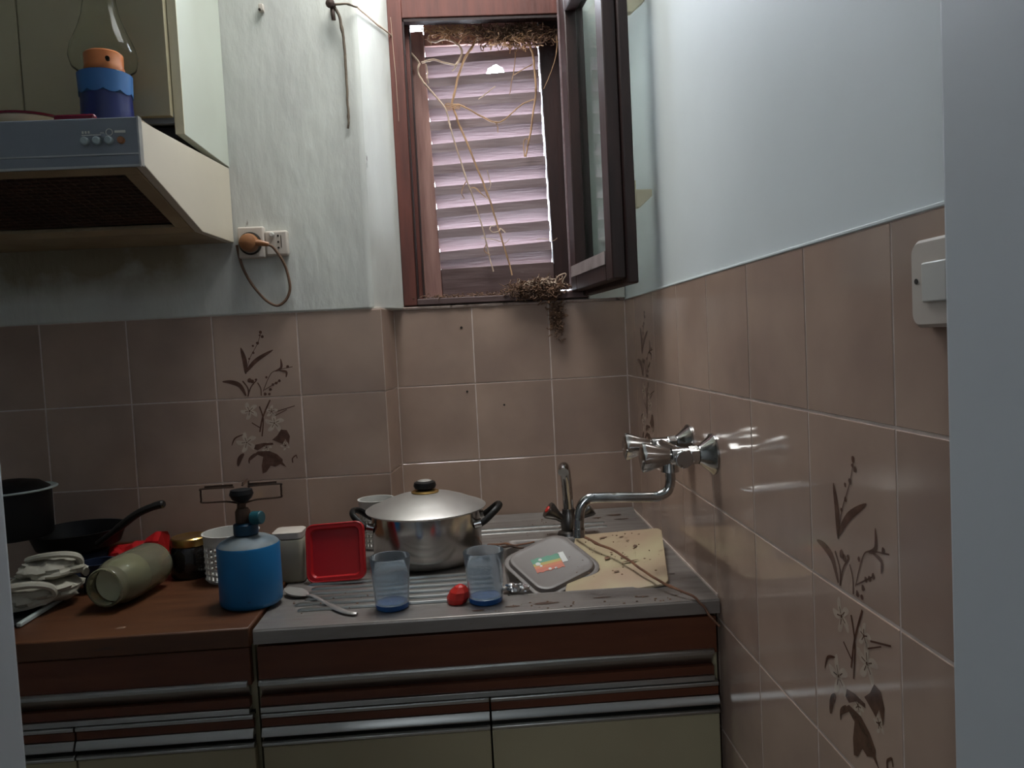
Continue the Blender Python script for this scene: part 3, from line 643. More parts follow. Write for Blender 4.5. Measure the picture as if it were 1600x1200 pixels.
wc = thing('wall_cabinet', (-1.25, -.3, 1.77), 'olive-beige wall cabinet with white side above the range hood', 'cabinet')
MB().prism([(-.436, 1.768), (-.436, 2.5), (AY-.004, 2.5), (AY-.004, 1.7665), (-.30, 1.7665)], 'x', -.971, -.954).build('side_panel', M['cab_white'], wc, bevel=.001)
MB().box(-.9712, -.9535, -.4385, -.4365, 1.748+.02, 2.5).build('edge_band', M['edge_cream'], wc)
for a, b in ((-.9725, -1.2490), (-1.2515, -1.6)): MB().box(b, a, -.4550, -.4385, 1.800, 2.5).build('door', M['cream'], wc, bevel=.001)
MB().box(-1.6, -.9722, -.4383, AY-.004, 1.815, 2.5).build('carcass', M['cream'], wc)
MB().box(-1.6, -.9722, -.4383, -.425, 1.790, 1.8145).build('bottom_rail', M['hood_grey'], wc)
MB().box(-1.05, -.9730, -.42, -.25, 1.7665, 1.786).build('gap_shade_block', M['black'], wc)  # black block standing in for the shade in the gap above the hood

# oil lamp on the hood
LX, LY = -1.064, -.522; zb = 1.7386
lp = thing('oil_lamp', (LX, LY, zb), 'oil lamp with blue base, orange collar and clear chimney on hood', 'lamp')
MB().lathe([(.048, 0), (.050, .01), (.045, .05), (.0445, .078), (.046, .115), (.044, .119), (0, .119)], (LX, LY, zb), 32).build('base', M['lamp_blue'], lp)
sc_ = MB(); n = 60; ring0 = []; ring1 = []
for k in range(n):
    a = 2*PI*k/n; zl = .083-.006*abs(math.sin(a*5)); ring0.append((LX+.0462*math.cos(a), LY+.0462*math.sin(a), zb+zl)); ring1.append((LX+.0475*math.cos(a), LY+.0475*math.sin(a), zb+.117))
sc_.layers([ring0, ring1]); sc_.build('scalloped_band', M['lamp_band'], lp)
MB().lathe([(.034, .1195), (.036, .130), (.034, .134), (.034, .155), (.031, .158), (0, .158)], (LX, LY, zb), 28).build('burner_collar', M['orange'], lp)
MB().tube([(LX+.02, LY-.029, zb+.138), (LX+.022, LY-.036, zb+.138)], .004, 8).build('wick_knob', M['black'], lp)
pf = [(.040, .121), (.055, .132), (.060, .150), (.056, .170), (.045, .195), (.034, .225), (.028, .255), (.027, .33)]
MB().lathe(pf+[(r-.0012, z) for r, z in pf[::-1]], (LX, LY, zb), 36, closed=True).build('glass_chimney', M['clear'], lp)
b_ = thing('enamel_bowl', (-1.185, -.565, 1.7385), 'wide shallow bowl with plum rim at the left hood top', 'bowl')
MB().lathe([(.03, 0), (.05, .004), (.066, .018), (.067, .022), (.063, .022), (.047, .007), (0, .005)], (-1.185, -.565, zb), 32).build('body', M['cream_light'], b_)
MB().lathe([(.063, .0225), (.070, .0225), (.0715, .026), (.0635, .027)], (-1.185, -.565, zb), 32, closed=True).build('rim', M['plum'], b_)
b_ = thing('plum_lid', (-1.072, -.628, 1.7385), 'flat dark red lid lying in front of the oil lamp', 'lid')
MB().box(-1.105, -1.035, -.643, -.630, 1.7385, 1.7525).build('slab', M['plum'], b_, bevel=.004)

# ---------------------------------------------------------------- socket with plug
so = thing('double_socket', (-.88, AY-.004, 1.585), 'ivory double wall socket with brown plug beside the hood', 'socket')
ys = AY-.0036
MB().box(-.941, -.880, ys-.020, ys, 1.5505, 1.6235).build('plate', M['socket'], so, bevel=.004, seg=3)
MB().box(-.8795, -.826, ys-.017, ys, 1.5535, 1.6125).build('plate', M['socket'], so, bevel=.005, seg=3)
rg = MB(); rg.lathe([(.0265, 0), (.0265, .004), (.023, .005), (.0225, 0)], (0, 0, 0), 28, T(-.912, ys-.0195, 1.584) @ R('X', 90), closed=True); rg.build('socket_ring', M['hole'], so)
for z in (1.600, 1.5855, 1.572): MB().lathe([(.0026, 0), (.0026, .0008)], (0, 0, 0), 8, T(-.848, ys-.0170, z) @ R('X', 90)).build('contact_hole', M['hole'], so)
MB().box(-.842, -.8405, ys-.0177, ys-.017, 1.572, 1.601).build('slot', M['hole'], so)
MB().lathe([(.006, 0), (.006, .004), (.004, .006)], (0, 0, 0), 12, T(-.862, ys-.017, 1.603) @ R('X', 90)).build('pilot_button', M['white_plastic'], so)
pg = thing('mains_plug', (-.912, ys-.02, 1.584), 'brown round mains plug with cord looping below the socket', 'plug')
MB().lathe([(.0215, 0), (.022, .010), (.019, .022), (.010, .027), (0, .028)], (0, 0, 0), 24, T(-.912, ys-.0252, 1.584) @ R('X', 90)).build('body', M['plug'], pg)
MB().tube([(-.903, ys-.040, 1.5835), (-.885, ys-.040, 1.582), (-.866, ys-.036, 1.578)], [.008, .0075, .005], 10).build('cable_grip', M['plug'], pg)
cp = [(-.868, -.182, 1.578), (-.857, -.178, 1.571), (-.842, -.168, 1.545), (-.834, -.160, 1.520), (-.829, -.158, 1.485), (-.832, -.157, 1.465), (-.843, -.157, 1.447), (-.862, -.157, 1.437), (-.885, -.157, 1.449), (-.905, -.157, 1.472), (-.922, -.157, 1.498), (-.936, -.157, 1.53), (-.943, -.157, 1.56), (-.9455, -.16, 1.583)]
MB().tube(spline(cp, 6), .0033, 8).build('cord', M['cord'], pg)

# ---------------------------------------------------------------- wall mixer tap and deck tap
mx = thing('wall_mixer_tap', (0, -.645, 1.11), 'chrome wall-mounted mixer tap with swivel spout on the right tiles', 'tap')
ZM = 1.112
for yy in (-.722, -.572):
    f_ = MB().lathe([(.036, 0), (.036, .003), (.032, .006), (.018, .022), (.016, .026), (0, .026)], (0, 0, 0), 28, T(-.0004, yy, ZM) @ R('Y', -90)); f_.build('flange', M['chrome'], mx)
    MB().lathe([(.0165, 0), (.0165, .016), (.014, .018)], (0, 0, 0), 6, T(-.0266, yy, ZM) @ R('Y', -90)).build('union_nut', M['chrome'], mx, bevel=.001)
MB().tube([(-.056, -.742, ZM-.004), (-.056, -.552, ZM-.004)], .0155, 16).build('body', M['chrome'], mx, bevel=.002)
for yy in (-.722, -.572):
    MB().tube([(-.044, yy, ZM-.002), (-.074, yy, ZM)], [.0165, .0145], 16).build('valve_neck', M['chrome'], mx)
    # flared, faceted three-wing handle
    hb = MB(); rings = []
    for x, r in ((-.0745, .010), (-.082, .012), (-.118, .0225), (-.124, .0225), (-.127, .018)):
        ring = []
        for k in range(24):
            a = 2*PI*k/24; rr = r*(1+.14*math.cos(4*a)); ring.append((x, yy+rr*math.cos(a), ZM+rr*math.sin(a)))
        rings.append(ring)
    hb.layers(rings).build('handle', M['chrome'], mx)
MB().tube([(-.058, -.645, ZM-.016), (-.058, -.645, ZM-.040)], [.014, .0165], 14).build('spout_nut', M['chrome'], mx)
MB().tube(spline([(-.058, -.645, ZM-.040), (-.058, -.645, ZM-.058), (-.064, -.645, ZM-.075), (-.082, -.645, ZM-.084), (-.11, -.645, ZM-.084), (-.195, -.645, ZM-.080), (-.215, -.645, ZM-.084), (-.226, -.645, ZM-.100), (-.229, -.645, ZM-.122), (-.230, -.645, ZM-.148)], 6), .0093, 14).build('spout', M['chrome'], mx)
MB().tube([(-.230, -.645, ZM-.134), (-.230, -.645, ZM-.150)], .0108, 14).build('spout_nozzle', M['chrome'], mx)
dt = thing('deck_tap', (-.198, -.22, ZT), 'tarnished deck tap with swan neck behind the grey dish', 'tap')
dz = ZT+.0005
MB().lathe([(.030, 0), (.028, .006), (.020, .010), (.022, .034), (.017, .048), (.016, .060), (0, .060)], (-.198, -.22, dz), 20).build('body', M['chrome_dark'], dt)
MB().tube(spline([(-.199, -.22, dz+.055), (-.200, -.222, dz+.095), (-.203, -.232, dz+.135), (-.207, -.250, dz+.160), (-.212, -.275, dz+.168), (-.215, -.292, dz+.160)], 6), .0125, 14).build('swan_neck', M['chrome'], dt)
for sg, rd in ((-1, 1), (1, 0)):
    hb = MB(); d = Vector((sg*.80, -.05, .60)).normalized(); p0 = Vector((-.198, -.22, dz+.024))
    hb.tube([p0+d*.014, p0+d*.034, p0+d*.058, p0+d*.064], [.008, .011, .021, .020], 10); hb.build('handle', M['chrome_dark'], dt)
    if rd: MB().tube([p0+d*.0642, p0+d*.0665], [.009, .007], 10).build('hot_disc', M['red_cap'], dt)['label'] = 'red hot-water disc'

# ---------------------------------------------------------------- pot
PX, PY = -.5235, -.368
pt = thing('cooking_pot', (PX, PY, ZT+.008), 'large lidded stainless cooking pot with black handles on the drainer', 'pot')
zp = ZT+.0035; RP = .117
MB().lathe([(.0, 0), (.100, 0), (.106, .003), (.110, .010), (.1165, .022), (RP, .106), (RP+.002, .108), (RP-.002, .109), (RP-.003, .02), (0, .008)], (PX, PY, zp), 64).build('body', M['pot_steel'], pt)
LZ = zp+.1095
MB().lathe([(RP-.006, -.004), (RP+.010, 0), (RP+.012, .003), (RP+.008, .0055), (.106, .0125), (.088, .0205), (.062, .0290), (.034, .0345), (.0, .0365)], (PX, PY, LZ), 64).build('lid', M['lid_steel'], pt)
MB().lathe([(.0, .0350), (.029, .0350), (.030, .0375), (.024, .0405), (0, .041)], (PX, PY, LZ), 32).build('knob_ring', M['gold'], pt)
MB().lathe([(.014, .041), (.022, .044), (.0245, .050), (.0225, .057), (.016, .0595), (0, .0600)], (PX, PY, LZ), 28).build('lid_knob', M['black'], pt)
MB().lathe([(.0, .0601), (.0155, .0601), (.011, .0618), (0, .0622)], (PX, PY, LZ), 24).build('knob_cap', M['lid_steel'], pt)
for sg in (-1, 1):
    rotp = T(PX, PY, 0) @ R('Z', -4)
    P = [rotp @ Vector(q) for q in ((sg*.112, -.044, zp+.078), (sg*.128, -.042, zp+.086), (sg*.150, -.030, zp+.104), (sg*.158, -.010, zp+.110), (sg*.158, .010, zp+.110), (sg*.150, .030, zp+.104), (sg*.128, .042, zp+.086), (sg*.112, .044, zp+.078))]
    MB().tube(spline(P, 5), .0058, 10, flat=1.2).build('handle', M['black'], pt)
    for yy in (-.044, .044):
        MB().tube([rotp @ Vector((sg*.106, yy, zp+.080)), rotp @ Vector((sg*.121, yy, zp+.083))], .0095, 10).build('handle_bracket', M['chrome'], pt)

# ---------------------------------------------------------------- tumblers
def tumbler(x, y, label, z=ZT+.0006, s=1.0):
    t = thing('tumbler', (x, y, z), label, 'glass', 'blue tumblers on the sink edge')
    rings_o = [(.0300*s, .010), (.0312*s, .03), (.0335*s, .06), (.0362*s, .091*1.0)]
    inner = [(r-.0022, zz) for r, zz in rings_o[::-1]]
    MB().lathe(rings_o+[(.0352*s, .0925)]+inner+[(.026, .0125), (.0001, .0125), (.0001, .0102)], (x, y, z), 32, closed=False).build('glass_wall', M['tumbler'], t)
    MB().lathe([(0, 0), (.0275*s, 0), (.0296*s, .002), (.0300*s, .0098), (0, .0098)], (x, y, z), 32).build('base', M['tumbler_base'], t)
tumbler(-.572, -.668, 'blue-based glass tumbler in front of the pot and red lid')
tumbler(-.4055, -.668, 'bluer cloudy tumbler beside the red wrapper, nearer the dish', s=1.02)

# ---------------------------------------------------------------- gas stove
gx, gy, gz = -.8355, -.605, .8685
gs = thing('camping_gas_stove', (gx, gy, gz), 'blue camping gas canister stove with folded pan supports', 'stove')
MB().lathe([(0, 0), (.050, 0), (.0545, .004), (.0560, .010), (.0560, .1065), (.0545, .110)], (gx, gy, gz), 48).build('canister', M['blue_can'], gs)
MB().lathe([(.0545, .1102), (.0500, .1150), (.036, .1220), (.022, .1260), (0, .1260)], (gx, gy, gz), 48).build('shoulder', M['dust_top'], gs)
MB().lathe([(.019, .1262), (.0222, .129), (.0222, .146), (.019, .1485), (0, .1485)], (gx-.002, gy, gz), 24).build('valve_collar', M['blue_dark'], gs)
MB().lathe([(.0125, .149), (.0135, .152), (.0135, .170), (.010, .176), (0, .176)], (gx-.006, gy, gz), 18).build('valve_body', M['rust'], gs)
MB().tube([(gx+.004, gy-.004, gz+.160), (gx+.012, gy-.007, gz+.160)], .004, 8).build('valve_stem', M['rust'], gs)
MB().tube([(gx+.0125, gy-.007, gz+.158), (gx+.032, gy-.014, gz+.159)], [.0125, .0120], 14).build('regulator_knob', M['teal'], gs, bevel=.002)
MB().tube([(gx-.008, gy, gz+.172), (gx-.006, gy, gz+.196)], .008, 12).build('burner_tube', M['rust'], gs)
MB().lathe([(.008, .186), (.018, .194), (.0215, .202), (.019, .210), (0, .2125)], (gx-.006, gy, gz), 24).build('burner_head', M['enamel'], gs)
for k, a in enumerate((4, 184, 95)):
    ca, sa = math.cos(math.radians(a)), math.sin(math.radians(a)); L = .068
    P = [(gx-.006+ca*d, gy+sa*d, gz+z) for d, z in ((.006, .185), (.028, .190), (L, .191), (L+.003, .196), (L+.003, .212), (L, .216), (.012, .2155))]
    MB().tube(spline(P, 4), .0018, 6).build('pan_support', M['rust'], gs)
    MB().box(-.0, .050, -.0008, .0008, -.0025, .0025, T(gx-.006, gy, gz+.2185) @ R('Z', a) @ T(.014, 0, 0)).build('support_blade', M['rust'], gs)

# ---------------------------------------------------------------- baskets, container, red lid, spoon etc.
def perforated(name, cx, cy, z, r, h, label, hole_z, rz=0):
    t = thing(name, (cx, cy, z), label, 'basket')
    b = MB(); n = 28; rows = hole_z
    # lattice: verticals and rings
    for k in range(n):
        a = 2*PI*k/n; w = .0023; ca, sa = math.cos(a), math.sin(a)
        b.tube([(cx+ca*r*.97, cy+sa*r*.97, z+.004), (cx+ca*r, cy+sa*r, z+h-.02)], w, 4)
    for i in range(rows+1):
        zz = z+.006+(h-.028)*i/rows; b.tube([(cx+r*math.cos(2*PI*k/40), cy+r*math.sin(2*PI*k/40), zz) for k in range(40)], .0024, 4, closed=True)
    b.build('lattice', M['white_plastic'], t, smooth=False)
    MB().lathe([(r+.001, h-.022), (r+.003, h-.004), (r+.005, h), (r+.001, h), (r-.002, h-.022)], (cx, cy, z), 40, closed=True).build('rim', M['white_plastic'], t)
    MB().lathe([(0, 0), (r*.95, 0), (r*.97, .004), (0, .004)], (cx, cy, z), 32).build('floor_disc', M['white_plastic'], t)
    return t
perforated('cutlery_basket', -.919, -.435, .869, .052, .097, 'white perforated round basket behind the blue gas canister', 6)
perforated('cutlery_basket', -.648, -.225, ZT+.0006, .038, .113, 'taller white perforated basket partly hidden behind the pot', 8)
tc = thing('plastic_container', (-.80, -.46, ZT), 'cloudy upright plastic container between canister and red lid', 'container')
b = MB(); cx, cy = -.797, -.452
b.layers([rsq(cx, cy, .029, .026, .010, ZT+.0015), rsq(cx, cy, .032, .029, .011, ZT+.006), rsq(cx, cy, .033, .030, .011, ZT+.084), rsq(cx, cy, .030, .028, .010, ZT+.088)])
b.build('body', M['cloudy'], tc)
b = MB(); b.layers([rsq(cx, cy, .028, .026, .009, ZT+.0885), rsq(cx, cy, .030, .028, .010, ZT+.090), rsq(cx, cy, .030, .028, .010, ZT+.102), rsq(cx, cy, .027, .025, .009, ZT+.104)])
b.build('lid', M['socket'], tc)
# red leaning lid
rl = thing('red_plastic_lid', (-.70, -.49, ZT), 'square red plastic lid standing upright against the pot', 'lid')
mm = T(-.699, -.487, ZT+.0605) @ R('Z', -9) @ R('X', -14) @ R('Y', -3.5) @ R('X', 90)
b = MB()
def rq(h, r, z): return [tuple(mm @ Vector(p)) for p in rsq(0, 0, h*1.05, h*1.0, r, z)]
b.layers([rq(.053, .014, -.006), rq(.057, .016, -.003), rq(.057, .016, .003), rq(.054, .014, .006), rq(.048, .012, .006), rq(.045, .010, .001)])
b.build('panel', M['red_plastic'], rl)
b = MB(); b.tube(rq(.0555, .015, .0045), .0022, 6, closed=True); b.build('rim', M['red_plastic'], rl)
# spoon
sp = thing('serving_spoon', (-.765, -.57, ZT), 'grey metal serving spoon lying by the blue canister', 'spoon')
b = MB(); rings = []
bm_ = T(-.762, -.566, ZT+.009) @ R('Z', -38) @ R('Y', 6)
for i in range(9):
    t = i/8; x = -.030+.060*t; w = .0195*math.sin(PI*min(.97, max(.05, t)))**.55*(1.0-.15*t)
    rings.append([tuple(bm_ @ Vector((x, w*math.cos(a), -abs(.009*math.sin(PI*t))*(max(0, math.sin(-a)))+ (.0006 if math.sin(a) > 0 else 0)))) for a in [2*PI*k/16 for k in range(16)]])
b.layers(rings); b.build('bowl', M['lid_steel'], sp)
MB().tube(spline([tuple(bm_ @ Vector((.028, 0, .000))), (-.725, -.597, ZT+.008), (-.690, -.640, ZT+.0045), (-.655, -.684, ZT+.004), (-.630, -.700, ZT+.004)], 5), [.0035]+[.0045]*10+[.0065]*9+[.004], 8, flat=.45).build('handle', M['lid_steel'], sp)
# red cap: faceted crumpled knob
rc = thing('crumpled_wrapper', (-.455, -.67, ZT), 'small crumpled red wrapper touching the right tumbler', 'wrapper')
b = MB(); rings = []
for z, r in ((.0006, .017), (.010, .020), (.022, .0175), (.031, .010), (.034, .004)):
    rings.append([(-.4585+r*(1+.13*math.sin(3*a+z*60))*math.cos(a)+z*.25, -.668+r*(1+.1*math.cos(2*a+z*90))*math.sin(a), ZT+z) for a in [2*PI*k/7 for k in range(7)]])
b.layers(rings).build('shell', M['red_cap'], rc, smooth=False, bevel=.0015)
# foil
fo = thing('foil_scrap', (-.35, -.62, ZT), 'crumpled silver foil scrap between right tumbler and dish', 'foil')
b = MB(); rings = []; rs = random.getstate(); random.seed(12)
for i in range(13):
    t = i/12; x = -.371+.045*t; w = .014*math.sin(PI*min(.96, max(.08, t)))**.4
    rings.append([(x+random.uniform(-.003, .003), -.626-.010*t+w*math.cos(a)*random.uniform(.6, 1.25), ZT+.0095+w*.62*math.sin(a)*random.uniform(.6, 1.25)) for a in [2*PI*k/14 for k in range(14)]])
random.setstate(rs)
b.layers(rings).build('sheet', M['foil'], fo, smooth=False)

# cutting board and dish over the bowl
cb = thing('cutting_board', (-.15, -.52, ZT), 'stained cream cutting board lying over the sink bowl', 'board')
BR, TR, TL, BL = Vector((-.0712, -.657, .871)), Vector((-.018, -.385, .9055)), Vector((-.190, -.262, .8695)), Vector((-.262, -.632, .845))
def quadpt(s, t, dz): p = (BL*(1-s)+BR*s)*(1-t)+(TL*(1-s)+TR*s)*t; return (p.x, p.y, p.z+dz)
def rr2(e, dz):
    out = []
    for p in rsq(.5, .5, .5-e, .5-e, .07-e, 0): out.append(quadpt(p[0], p[1], dz))
    return out
MB().layers([rr2(.012, -.0062), rr2(0, -.0045), rr2(0, -.0012), rr2(.008, 0)]).build('slab', M['board'], cb)
ds = thing('square_dish', (-.27, -.46, ZT), 'upturned grey square plastic dish with a rainbow sticker', 'dish')
dm = T(-.270, -.497, .872) @ R('Z', -58.5) @ R('Y', 18.3) @ R('X', 13.5)
def dr(hx, hy, r, z): return [tuple(dm @ Vector(p)) for p in rsq(0, 0, hx, hy, r, z, 8)]
MB().layers([dr(.076, .076, .033, -.0035), dr(.078, .078, .034, -.002), dr(.078, .078, .034, 0), dr(.0755, .0755, .033, .0014), dr(.0705, .0705, .030, .0005), dr(.0675, .0675, .028, .0075), dr(.065, .065, .026, .0086), dr(.0605, .0605, .024, .0075)]).build('shell', M['dish'], ds)
st_rows = [(-.010, .004, 'rainbow_green'), (-.018, -.010, 'rainbow_yellow'), (-.027, -.018, 'rainbow_orange'), (-.038, -.027, 'rainbow_red')]
sm = dm @ T(.0, -.004, .0078) @ R('Z', 73)
for y0, y1, m_ in ((.004, .020, 'rainbow_green'), (-.004, .004, 'rainbow_yellow'), (-.012, -.004, 'rainbow_orange'), (-.024, -.012, 'rainbow_red')):
    b = MB(); P = []
    k = 10
    for i in range(k+1): P.append((-.034+.058*i/k+ (-.006 if y1 > 0 else 0)*0, y0+(.0016*math.sin(i*2.3) if y0 < -.02 else 0)))
    for i in range(k+1): P.append((.024-.058*i/k, y1+(.0016*math.sin(i*1.9) if y1 > .015 else 0)))
    b.prism(P, 'z', 0, .0004, sm); b.build('sticker_band', M[m_], ds, smooth=False)
b = MB(); b.box(.0245, .036, -.010, .022, 0, .0005, sm); b.build('sticker_label', M['sticker_white'], ds)
b = MB()
for x, y, r in ((-.024, .002, .0055), (-.016, .013, .004), (-.006, -.020, .0035), (.006, -.022, .003), (-.02, -.006, .003)): b.lathe([(r, .0004), (r*.9, .0009)], (x, y, 0), 9, sm)
b.build('sticker_dots', M['sticker_white'], ds)
# twigs
wig([(-.195, -.30, .885), (-.177, -.385, .889), (-.140, -.487, .889), (-.112, -.600, .884), (-.084, -.687, .877), (-.050, -.735, .868), (-.028, -.748, .8445), (-.012, -.755, .8205)], .0027, 'long_twig', M['twig'], 'long thin brown twig lying across the cutting board over the edge', 'twig', amp=.003)
wig([(-.395, -.30, .868), (-.36, -.31, .872), (-.33, -.32, .870), (-.29, -.31, .872)], .0026, 'short_twig', M['twig'], 'short curved brown twig between the pot and the dish', 'twig')
wig([(-.385, -.34, .867), (-.35, -.335, .872), (-.315, -.345, .869)], .0030, 'short_twig', M['rust'], 'thicker rusty brown twig nearest the pot', 'twig')
# dried dirt blots on the board (flat stains with their own outline)
def blot(parent, org, ax, ay, a, b_, seedn, mt_):
    q = MB(); n = 16; ax = Vector(ax).normalized(); ay = Vector(ay).normalized(); nn = ax.cross(ay)*.0006
    P = [Vector(org)+nn+ax*a*math.cos(2*PI*i/n)*(1+.45*noise.noise(Vector((i*1.3, seedn, 0))))+ay*b_*math.sin(2*PI*i/n)*(1+.45*noise.noise(Vector((i*1.3, seedn, 5)))) for i in range(n)]
    q.add([tuple(p) for p in P], [tuple(range(n))]); return q.build('dirt_blot', mt_, parent, smooth=False)
ex = (BR-BL).normalized(); ey = (TL-BL).normalized()
for s_, t_, a, b_ in ((.40, .52, .006, .009), (.44, .60, .003, .004), (.50, .28, .006, .004), (.70, .68, .005, .007), (.34, .90, .009, .004), (.55, .88, .005, .003), (.62, .80, .004, .002), (.75, .90, .003, .002), (.64, .42, .016, .0035), (.58, .50, .009, .003)):
    p = Vector(quadpt(s_, t_, 0)); blot(cb, p, ex, ey, a, b_, s_*31, M['nest'])
for x, y, a, b_ in ((-1.03, -.70, .008, .006), (-.86, -.69, .004, .003)): blot(wt, (x, y, .868), (1, 0, 0), (0, 1, 0), a, b_, x*9, M['nest'])
for x, y, a, b_ in ((-.30, -.70, .022, .006), (-.36, -.705, .014, .004), (-.20, -.69, .016, .003), (-.13, -.70, .012, .003), (-.42, -.715, .012, .004), (-.05, -.10, .02, .006), (-.11, -.07, .012, .005), (-.16, -.09, .008, .004), (-.06, -.05, .02, .01), (-.045, -.58, .006, .003)): blot(sk, (x, y, ZT), (1, 0, 0), (0, 1, 0), a, b_, x*9, M['rust'])
# crumbs of dirt
b = MB(); rs = random.getstate(); random.seed(5)
for i in range(150):
    q = random.random()
    if q < .35: x, y, z = random.uniform(-.24, -.05), random.uniform(-.62, -.36), None
    elif q < .6: x, y, z = random.uniform(-.30, -.10), random.uniform(-.22, -.05), ZT
    elif q < .8: x, y, z = random.uniform(-.40, -.05), random.uniform(-.73, -.69), ZT
    else: x, y, z = random.uniform(-.76, -.62), random.uniform(-.68, -.55), ZT+.003
    if z is None:
        s_t = (y+.68)/.33; z = .871+(.895-.871)*max(0, min(1, s_t))+.001
    r = random.uniform(.0006, .0022)
    b.lathe([(r*.6, 0), (r, r*.4), (r*.5, r*.9)], (x, y, z), 5, sc=(random.uniform(.7, 1.8), 1))
random.setstate(rs)
tag(b.build('dirt_crumbs', M['nest'], smooth=False), 'scattered dark dirt crumbs over sink and cutting board', 'dirt', kind='stuff')

# ---------------------------------------------------------------- left side clutter on the worktop
zw = .8686
jr = thing('glass_jar', (-1.085, -.5, zw), 'greenish glass jar lying on its side, mouth towards the room', 'jar')
jd = Vector((.15, 1, 0)).normalized(); ja = math.degrees(math.atan2(jd.y, jd.x)); jm = T(-1.096, -.612, zw+.0455) @ R('Z', ja-90) @ R('X', -90)
pf = [(.0345, 0), (.0360, .002), (.0360, .012), (.0345, .016), (.0370, .024), (.0430, .038), (.0445, .052), (.0445, .150), (.0410, .163), (.030, .167), (.0001, .167)]
inn = [(.0001, .163), (.038, .160), (.0415, .149), (.0415, .053), (.040, .040), (.034, .025), (.0318, .016), (.0318, 0)]
MB().lathe(pf+inn, (0, 0, 0), 36, jm, closed=True).build('glass_wall', M['jar'], jr)
MB().lathe([(.0001, .034), (.020, .031), (.0325, .026), (.0385, .042), (.0400, .056), (.0400, .085), (.030, .100), (.0001, .105)], (0, 0, 0), 28, jm).build('residue', M['jar_in'], jr)
dj = thing('preserve_jar', (-1.017, -.39, zw), 'black-looking preserve jar with gold lid behind the lying jar', 'jar')
MB().lathe([(0, 0), (.038, 0), (.042, .005), (.043, .020), (.042, .052), (.038, .063), (.035, .066)], (-1.017, -.392, zw), 32).build('body', M['jar_dark'], dj)
MB().lathe([(0, .0663), (.0375, .0663), (.0385, .068), (.0385, .081), (.036, .0835), (.030, .082), (0, .082)], (-1.017, -.392, zw), 32).build('lid', M['gold'], dj)
# red bag
rb = thing('red_packet', (-1.15, -.33, zw), 'crumpled red packet behind the lying glass jar', 'packet')
b = MB(); rings = []; rs = random.getstate(); random.seed(21)
for i in range(9):
    t = i/8; x = -1.225+.125*t; hh = .040+.045*t+random.uniform(-.012, .012)
    rings.append([(x+random.uniform(-.004, .004), -.315+.035*math.cos(a)*random.uniform(.7, 1.1), zw+hh*.5*(1+math.sin(a)*random.uniform(.75, 1.0))+.001) for a in [2*PI*k/10 for k in range(10)]])
random.setstate(rs)
b.layers(rings).build('crumpled_wrap', M['red_plastic'], rb, smooth=False)
# frying pan
fp = thing('frying_pan', (-1.27, -.32, .93), 'black frying pan with long handle rising to the right', 'pan')
fm2 = T(-1.275, -.33, .925)
MB().lathe([(0, 0), (.070, 0), (.082, .006), (.094, .038), (.096, .040), (.091, .040), (.079, .008), (0, .004)], (0, 0, 0), 40, fm2 @ T(0, 0, .004)).build('pan_body', M['enamel'], fp)
MB().tube(spline([(-1.205, -.395, .947), (-1.165, -.40, .974), (-1.12, -.40, 1.005), (-1.085, -.40, 1.019), (-1.062, -.40, 1.024)], 5), [.009]*6+[.0115]*10+[.0125]*4+[.009], 10, flat=.7).build('handle', M['black'], fp)
bb = thing('upturned_bowl', (-1.275, -.33, zw), 'dark bowl under the black frying pan', 'bowl')
MB().lathe([(.075, .001), (.078, .004), (.066, .040), (.055, .052), (.0, .052)], (-1.275, -.33, zw), 32).build('shell', M['navy'], bb)
# pot stack far left
ps = thing('black_stockpot', (-1.36, -.35, .97), 'black enamel pot with steel rim at the far left', 'pot')
MB().lathe([(0, 0), (.066, 0), (.070, .006), (.071, .095), (.069, .096), (.067, .01), (0, .006)], (-1.365, -.40, .974), 40).build('body', M['enamel'], ps)
MB().lathe([(.070, .0965), (.082, .0965), (.083, .0985), (.080, .1005), (.069, .0985)], (-1.365, -.40, .974), 40, closed=True).build('steel_rim', M['rod'], ps)  # pale colour stands in for the highlight along the metal rim
MB().lathe([(.069, .099), (.05, .112), (.02, .118), (0, .118)], (-1.365, -.40, .974), 40).build('lid', M['enamel'], ps)
# cloth pile and rod
cl = thing('crumpled_cloth', (-1.25, -.56, zw), 'crumpled off-white cloth piled at the left end of worktop', 'cloth')
def fold(cx, cy, cz, sx, sy, sz, seed, rot=0):
    b = MB(); nu, nv = 30, 18; vs = []; m_ = T(cx, cy, cz) @ R('Z', rot)
    for i in range(nv+1):
        ph = PI*i/nv-PI/2
        for j in range(nu):
            th = 2*PI*j/nu; p = Vector((math.cos(ph)*math.cos(th), math.cos(ph)*math.sin(th), math.sin(ph)))
            d = 1+.28*noise.noise(p*2.2+Vector((seed, 0, 0)))+.16*noise.noise(p*5+Vector((0, seed, 0)))
            vs.append((p.x*sx*d, p.y*sy*d, p.z*sz*d))
    fs = [(i*nu+j, i*nu+(j+1) % nu, (i+1)*nu+(j+1) % nu, (i+1)*nu+j) for i in range(nv) for j in range(nu)]
    b.add(vs, fs, m_); return b
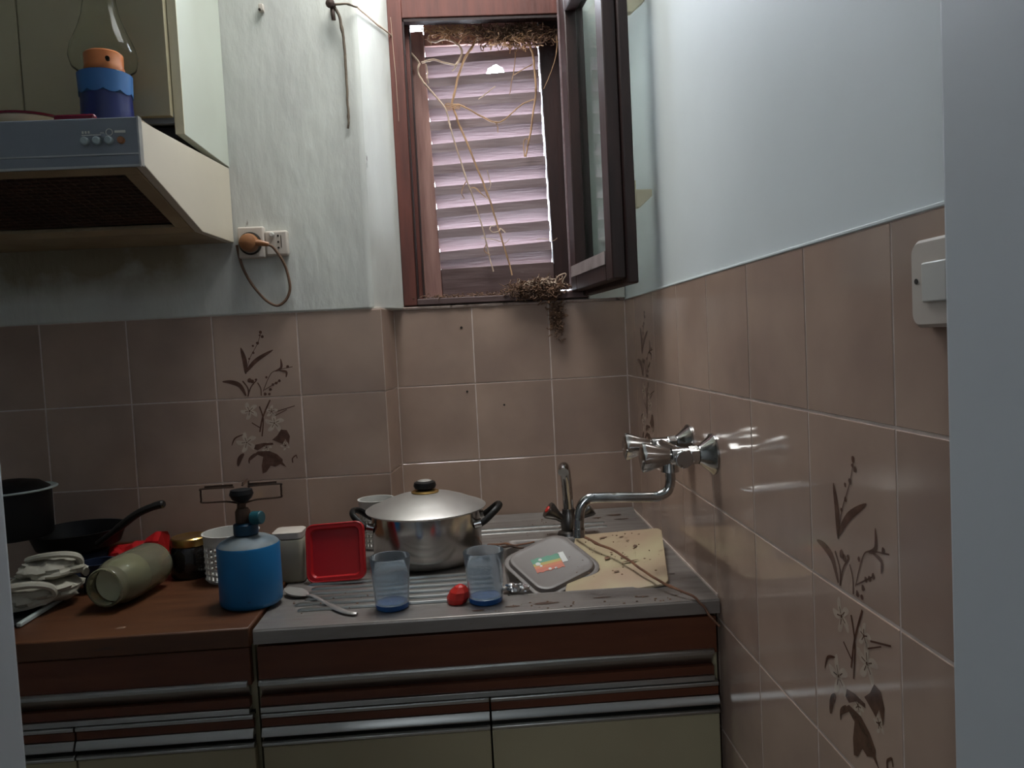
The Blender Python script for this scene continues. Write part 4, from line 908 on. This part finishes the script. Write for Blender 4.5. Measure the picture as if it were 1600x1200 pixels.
fold(-1.252, -.545, .900, .072, .07, .026, 3, 10).build('lower_fold', M['cloth'], cl)
fold(-1.232, -.525, .936, .058, .055, .020, 9, -15).build('upper_fold', M['cloth'], cl)
b = MB(); b.tube(spline([(-1.31, -.60, .915), (-1.27, -.615, .925), (-1.225, -.61, .928), (-1.20, -.595, .918), (-1.205, -.585, .900), (-1.24, -.60, .890), (-1.30, -.60, .885)], 5), .011, 8, flat=.6); b.build('rolled_hem', M['cloth'], cl)
b = MB(); b.tube(spline([(-1.27, -.53, .955), (-1.23, -.55, .965), (-1.195, -.545, .965), (-1.178, -.53, .955), (-1.18, -.52, .935), (-1.165, -.53, .925)], 5), .010, 8, flat=.6); b.build('rolled_hem', M['cloth'], cl)
rd = thing('drip_tray', (-1.27, -.56, zw), 'dark tray with a pale edge strip under the crumpled cloth', 'tray')
MB().box(-1.38, -1.225, -.66, -.46, zw+.0005, zw+.004).build('tray_base', M['enamel'], rd)
MB().box(-1.2248, -1.2165, -.665, -.455, zw+.0005, zw+.009).build('tray_edge', M['rod'], rd, bevel=.002)
nb = thing('navy_tub', (-1.175, -.44, zw), 'small navy blue tub between cloth and lying jar', 'tub')
MB().lathe([(0, 0), (.028, 0), (.034, .055), (.036, .057), (.031, .057), (.027, .004), (0, .003)], (-1.178, -.455, zw), 24).build('tub_wall', M['navy'], nb)

# ---------------------------------------------------------------- switch on the right wall
sw = thing('wall_switch', (0, -1.40, 1.35), 'worn ivory surface switch on the right tiles by the doorway', 'switch')
b = MB(); b.layers([[(x, y, z) for y, z in [(p[0], p[1]) for p in rsq(-1.409, 1.3545, hy, hz, .010, 0)]] for x, hy, hz in ((-.0004, .036, .038), (-.012, .036, .038), (-.016, .033, .035))])
b.build('housing', M['socket'], sw)
MB().box(-.0195, -.0162, -1.432, -1.396, 1.338, 1.372).build('rocker', M['white_plastic'], sw, bevel=.0015)
MB().lathe([(.0025, 0), (.0025, .0006)], (0, 0, 0), 8, T(-.0165, -1.384, 1.357) @ R('Y', -90)).build('screw_hole', M['hole'], sw)
